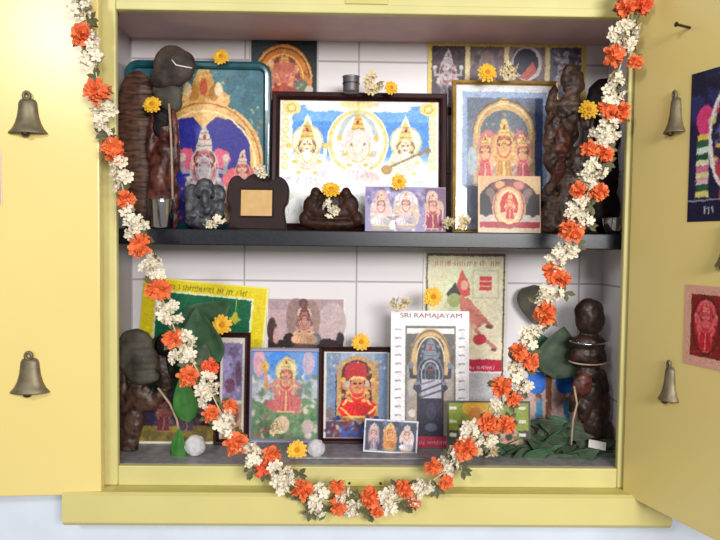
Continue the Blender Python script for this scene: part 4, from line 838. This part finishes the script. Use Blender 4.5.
def star_blossom(bm, P, k, g, n=5):
    """one small five-petalled bloom with its tube"""
    d = Vector((g.gauss(0, .8), -abs(g.gauss(.8, .5)), g.gauss(0, .8))).normalized(); a = d.orthogonal().normalized(); b = d.cross(a)
    off = g.uniform(0, 2)
    for i in range(n):
        t = 2*PI*i/n+off; e = math.cos(t)*a+math.sin(t)*b; s = -math.sin(t)*a+math.cos(t)*b
        pr = [(0, 0, -.1), (.35, .3, .05), (.75, .36, .22), (1.05, 0.0, .2)]
        c0 = bm.verts.new(P); v1 = bm.verts.new(P+k*(.4*e+.32*s+.12*d)); v2 = bm.verts.new(P+k*(.8*e+.34*s+.3*d)); v3 = bm.verts.new(P+k*(1.08*e+.2*d)); v4 = bm.verts.new(P+k*(.8*e-.34*s+.3*d)); v5 = bm.verts.new(P+k*(.4*e-.32*s+.12*d)); cm = bm.verts.new(P+k*(.6*e+.06*d))
        for q in ((c0, v1, cm), (v1, v2, cm), (v2, v3, cm), (v3, v4, cm), (v4, v5, cm), (v5, c0, cm)): bm.faces.new(q)
    mt = Matrix.Translation(P+k*.12*d) @ Matrix.Diagonal((.32*k, .32*k, .32*k, 1)); bmesh.ops.create_icosphere(bm, subdivisions=1, radius=1, matrix=mt)
def bunch(px, py, Y, rx, ry, n, label, m='white_petal', s=4.6, name='white_flower'):
    P = at(px, py, Y); k = mpp(P); g = random.Random(int(px*3+py*5)); bm = bmesh.new()
    for i in range(n):
        a = g.uniform(0, 2*PI); q = math.sqrt(g.random())
        star_blossom(bm, Vector((q*math.cos(a)*rx*k, -g.uniform(0, .006), q*math.sin(a)*ry*k)), s*k, g)
    me_o = obj(name, bm, M_[m]); me_o.location = P
    return tag(me_o, label, 'flower', 'loose white flowers offered in the shrine')
bunch(259, 173, .062, 7, 6, 7, 'white flower at the top of the dark scalloped plaque')
bunch(213, 222, .044, 13, 5, 9, 'white flowers at the feet of the grey stone idol')
bunch(330, 210, .046, 9, 8, 9, 'white flower on the front of the brown carving')
bunch(371, 83, .114, 11, 9, 14, 'cream flower on the maroon frame beside the grey cup', 'cream_petal')
bunch(508, 71, .124, 10, 6, 10, 'cream flower on the gilt frame beside the yellow one', 'cream_petal')
bunch(459, 224, .054, 14, 6, 14, 'cream flowers between the lavender card and the red oval card', 'cream_petal')
bunch(401, 304, .100, 8, 6, 8, 'cream flower on the left corner of the white calendar', 'cream_petal')
bunch(280, 428, .056, 9, 8, 9, 'cream flower behind the garland before the hillside picture', 'cream_petal')
bunch(487, 452, .046, 9, 8, 9, 'faded white flower on the niche floor below the green card', 'cream_petal')
for px, py, Y, rr, lab in ((316, 447, .048, 9, 'pale cotton ball beside the yellow flower on the niche floor'), (195, 452, .05, 10.5, 'pale cotton ball on the niche floor at lower left')):
    bm = bmesh.new(); P = at(px, py, Y); k = mpp(P); bmesh.ops.create_icosphere(bm, subdivisions=4, radius=rr*k)
    for v in bm.verts: v.co *= 1+.10*noise.noise(v.co*140)+.06*noise.noise(v.co*300); v.co.y *= .8
    z0 = min(v.co.z for v in bm.verts); o = obj('cotton_ball', bm, M_['cotton'], None, True); P.z = -z0+.0003; o.location = P; tag(o, lab, 'cotton')
P = at(351, 93, .128); k = mpp(P); r = thing('metal_cup', 'small grey metal cup on top of the maroon frame', 'cup', P)
bm = bmesh.new(); lathe(bm, [(0, 0), (7*k, 0), (8*k, 2*k), (8.4*k, 15*k), (9*k, 16*k), (8*k, 16*k), (7*k, 3*k), (0, 2.5*k)], 30); obj('body', bm, M_['dark_metal'], r, True).data.materials[0] = mat('dull_grey_metal', (128, 124, 130), .45, metal=.8)
bm = bmesh.new(); tube(bm, [(8.4*k*math.cos(a), 8.4*k*math.sin(a), 9*k) for a in [2*PI*i/24 for i in range(24)]], .5*k, 6, True); obj('band', bm, M_['dark_metal'], r, True)
# ---- thin stone strip along the front of the niche floor
a = at(290, 465.5, .045); b = at(424, 466, .045)
bm = bmesh.new(); box(bm, a.x, .036, .0003, b.x, .052, .0035, .0008); o = obj('slate_strip', bm, M_['grey_stone']); tag(o, 'thin grey slate strip lying along the front edge of the niche floor', 'slate')

# ================================================================== THE GARLAND
gar = thing('flower_garland', 'long orange and white flower garland draped in a loop across the open cupboard', 'garland', (0, -.05, 0.0))
GP = [('w', 80, -12, 10), ('w', 81, 8, 11), ('l', 90, 20), ('o', 83, 35, 11), ('w', 92, 40, 7), ('w', 93, 60, 10), ('l', 97, 78), ('o', 98, 92, 12), ('w', 103, 108, 9), ('w', 104, 126, 9), ('l', 110, 137), ('o', 114, 151, 12), ('w', 116, 166, 8), ('w', 120, 181, 9), ('l', 125, 191), ('o', 125, 200, 9), ('w', 131, 213, 8), ('w', 136, 228, 9), ('o', 140, 245, 11), ('w', 150, 257, 8), ('w', 152, 272, 9), ('o', 158, 289, 12), ('w', 165, 303, 9), ('w', 171, 317, 10), ('l', 172, 330), ('o', 173, 338, 10), ('w', 186, 343, 9), ('w', 183, 357, 9), ('l', 196, 366), ('o', 188, 377, 10), ('o', 211, 367, 8, 1), ('w', 206, 383, 9), ('w', 207, 396, 8), ('l', 221, 403), ('o', 211, 414, 8), ('o', 230, 408, 8), ('w', 224, 419, 10), ('w', 228, 428, 7), ('l', 236, 434), ('o', 236, 444, 11), ('w', 250, 452, 9), ('w', 254, 461, 7), ('l', 252, 470), ('o', 272, 456, 9), ('o', 265, 469, 9, 1), ('w', 277, 474, 9), ('w', 281, 486, 7), ('w', 291, 476, 6), ('l', 294, 490), ('o', 302, 490, 10), ('w', 319, 494, 9), ('w', 318, 506, 7), ('l', 326, 512), ('o', 337, 487, 7), ('o', 338, 506, 9), ('w', 347, 497, 8), ('w', 357, 509, 8), ('l', 366, 514), ('o', 371, 497, 10), ('o', 377, 512, 6), ('w', 387, 502, 9), ('w', 391, 494, 7), ('l', 403, 508), ('o', 405, 488, 9), ('o', 415, 503, 6), ('w', 418, 494, 8), ('w', 423, 485, 8), ('l', 436, 488), ('o', 433, 467, 8), ('o', 446, 482, 7), ('w', 446, 466, 9), ('w', 455, 458, 8), ('l', 462, 470), ('o', 464, 448, 12), ('w', 473, 432, 9), ('w', 485, 438, 8), ('o', 489, 424, 10), ('o', 506, 425, 9), ('w', 494, 411, 8), ('l', 509, 404), ('o', 502, 387, 10), ('o', 514, 399, 7), ('w', 513, 372, 9), ('w', 521, 384, 8), ('l', 512, 360), ('o', 518, 352, 9), ('o', 529, 361, 9), ('w', 527, 343, 8), ('w', 534, 331, 9), ('l', 543, 322), ('o', 546, 313, 11), ('w', 541, 299, 8), ('w', 551, 293, 8), ('l', 565, 292), ('o', 553, 273, 11), ('o', 564, 280, 7), ('w', 560, 260, 9), ('w', 566, 248, 9), ('l', 576, 245), ('o', 571, 231, 11), ('w', 578, 217, 9), ('w', 585, 222, 7), ('w', 580, 206, 8), ('l', 592, 206), ('o', 579, 190, 8), ('o', 598, 192, 9), ('w', 588, 176, 9), ('w', 596, 168, 8), ('l', 606, 162), ('o', 589, 149, 8), ('o', 604, 154, 9), ('w', 598, 138, 9), ('w', 608, 131, 9), ('w', 604, 122, 7), ('o', 607, 109, 9), ('o', 621, 112, 9), ('w', 606, 96, 8), ('w', 619, 98, 7), ('w', 614, 84, 9), ('l', 618, 80), ('o', 614, 56, 10), ('o', 635, 62, 7), ('w', 622, 44, 9), ('w', 630, 32, 10), ('w', 618, 34, 7), ('l', 632, 22), ('o', 626, 8, 10), ('o', 641, 4, 10, 1), ('w', 630, -8, 9), ('w', 640, -14, 9)]
def gY(x, y):
    if y > 470: return -.0625
    if x < 120: return -.058
    if y < 110 and x > 590: return -.060
    return -.052
K0 = mpp(at(360, 270, -.055))
def white_tuft(seed):
    g = random.Random(seed); bm = bmesh.new()
    for i in range(10):
        a = g.uniform(0, 2*PI); q = .85*math.sqrt(g.random()); star_blossom(bm, Vector((q*math.cos(a), g.uniform(-.6, .35), q*math.sin(a))), .56, g)
    me = bpy.data.meshes.new('white_blossoms'); bm.to_mesh(me); bm.free(); me.materials.append(M_['white_petal'])
    for p in me.polygons: p.use_smooth = True
    return me
def orange_head(seed, m):
    g = random.Random(seed); bm = bmesh.new()
    for i in range(70):
        u = g.uniform(-1, .55); a = g.uniform(0, 2*PI); q = math.sqrt(1-u*u); d = Vector((q*math.cos(a), u, q*math.sin(a)))
        sd = d.cross(Vector((g.gauss(0, 1), g.gauss(0, 1), g.gauss(0, 1)))).normalized(); nn = d.cross(sd); L = g.uniform(.68, 1.12); w = g.uniform(.13, .24)
        v = [bm.verts.new(d*L*t+sd*w*ww*sg+nn*g.uniform(-.09, .09)) for t, ww, sg in ((.15, .4, -1), (.15, .4, 1), (.65, 1, -1), (.65, 1, 1), (.92, .9, -1), (1.0, 0, 0), (.92, .9, 1))]
        for z in ((0, 1, 3, 2), (2, 3, 6, 5, 4)): bm.faces.new([v[y] for y in z])
    bmesh.ops.create_icosphere(bm, subdivisions=2, radius=.42)
    me = bpy.data.meshes.new('orange_flower'); bm.to_mesh(me); bm.free(); me.materials.append(M_[m]); return me
def leaf_sprig(seed):
    g = random.Random(seed); bm = bmesh.new()
    for i in range(6):
        a = g.uniform(0, 2*PI); d = Vector((math.cos(a), -g.uniform(-.1, .5), math.sin(a))).normalized(); s = d.cross(Vector((0, 1, .2))).normalized(); n = d.cross(s)
        q = [(0, 0), (.35, .22), (.7, .26), (1.1, 0), (.7, -.26), (.35, -.22)]
        v = [bm.verts.new(d*x+s*y+n*(.2*abs(y))) for x, y in q]; c = bm.verts.new(d*.55+n*-.05)
        for j in range(6): bm.faces.new((v[j], v[(j+1) % 6], c))
    me = bpy.data.meshes.new('leaf_sprig'); bm.to_mesh(me); bm.free(); me.materials.append(M_['leaf_g']); return me
WT = [white_tuft(i) for i in range(4)]; OT = [orange_head(i+10, 'orange_petal') for i in range(3)]; DT = [orange_head(i+20, 'deep_orange_petal') for i in range(2)]; LT = [leaf_sprig(i+30) for i in range(3)]
g = random.Random(3); spine = []
def gpart(name, me, x, y, r, back=0.0, lab=None):
    P = at(x, y, gY(x, y)+back); o = bpy.data.objects.new(name, me); C.objects.link(o); o.parent = gar; o.location = P-gar.location
    s = r*mpp(P); o.scale = (s, s*.8, s); o.rotation_euler = (0, g.uniform(0, 6.28), 0)
    return P
for i_, e in enumerate(GP):
    kind, x, y = e[:3]
    if kind == 'w': P = gpart('white_blossom_tuft', g.choice(WT), x, y, e[3]*1.24)
    elif kind == 'o': P = gpart('orange_flower', g.choice(DT if len(e) > 4 else OT), x, y, e[3]*1.2)
    else: P = gpart('green_sprig', g.choice(LT), x, y, 10, .003)
    spine.append(P)
    if kind == 'w' and i_ % 2: gpart('green_sprig', g.choice(LT), x+g.uniform(-8, 8), y+g.uniform(-8, 8), 9, .006)
    if kind == 'o': gpart('green_sprig', g.choice(LT), x+g.uniform(-5, 5), y+g.uniform(-6, 6), e[3]*1.05, .007)
path = [spine[0]]
for i in range(2, len(spine)-2, 2): path.append(sum(spine[i-2:i+3], Vector())/5)
path.append(spine[-1])
path = [at(79, -32, -.058)]+path+[at(643, -32, -.06)]
bm = bmesh.new(); tube(bm, [p-gar.location for p in path], .0012, 6); obj('string', bm, M_['string'], gar)

# ================================================================== LIGHT
def area(name, loc, target, sx, sy, power, col):
    l = bpy.data.lights.new(name, 'AREA'); l.shape = 'RECTANGLE'; l.size = sx; l.size_y = sy; l.energy = power; l.color = col
    o = bpy.data.objects.new(name, l); C.objects.link(o); o.location = loc
    o.rotation_euler = (Vector(target)-Vector(loc)).to_track_quat('-Z', 'Y').to_euler(); return o
area('window_daylight', (0.95, -3.0, .95), (0, 0, .4), 1.5, .7, 98, (1.0, .99, .975))
area('side_window_daylight', (-1.25, -2.6, 1.5), (-.45, 0, .68), .36, .36, 27, (.98, .99, 1.0))
w = bpy.data.worlds.new('room_light'); bpy.context.scene.world = w; w.use_nodes = True
w.node_tree.nodes['Background'].inputs[0].default_value = (1.0, .97, .95, 1); w.node_tree.nodes['Background'].inputs[1].default_value = 0.25
vs = bpy.context.scene.view_settings; bpy.context.scene.display_settings.display_device = 'sRGB'
vs.view_transform = 'Standard'; vs.look = 'None'; vs.gamma = 1.0; vs.use_curve_mapping = False; vs.exposure = 0.0
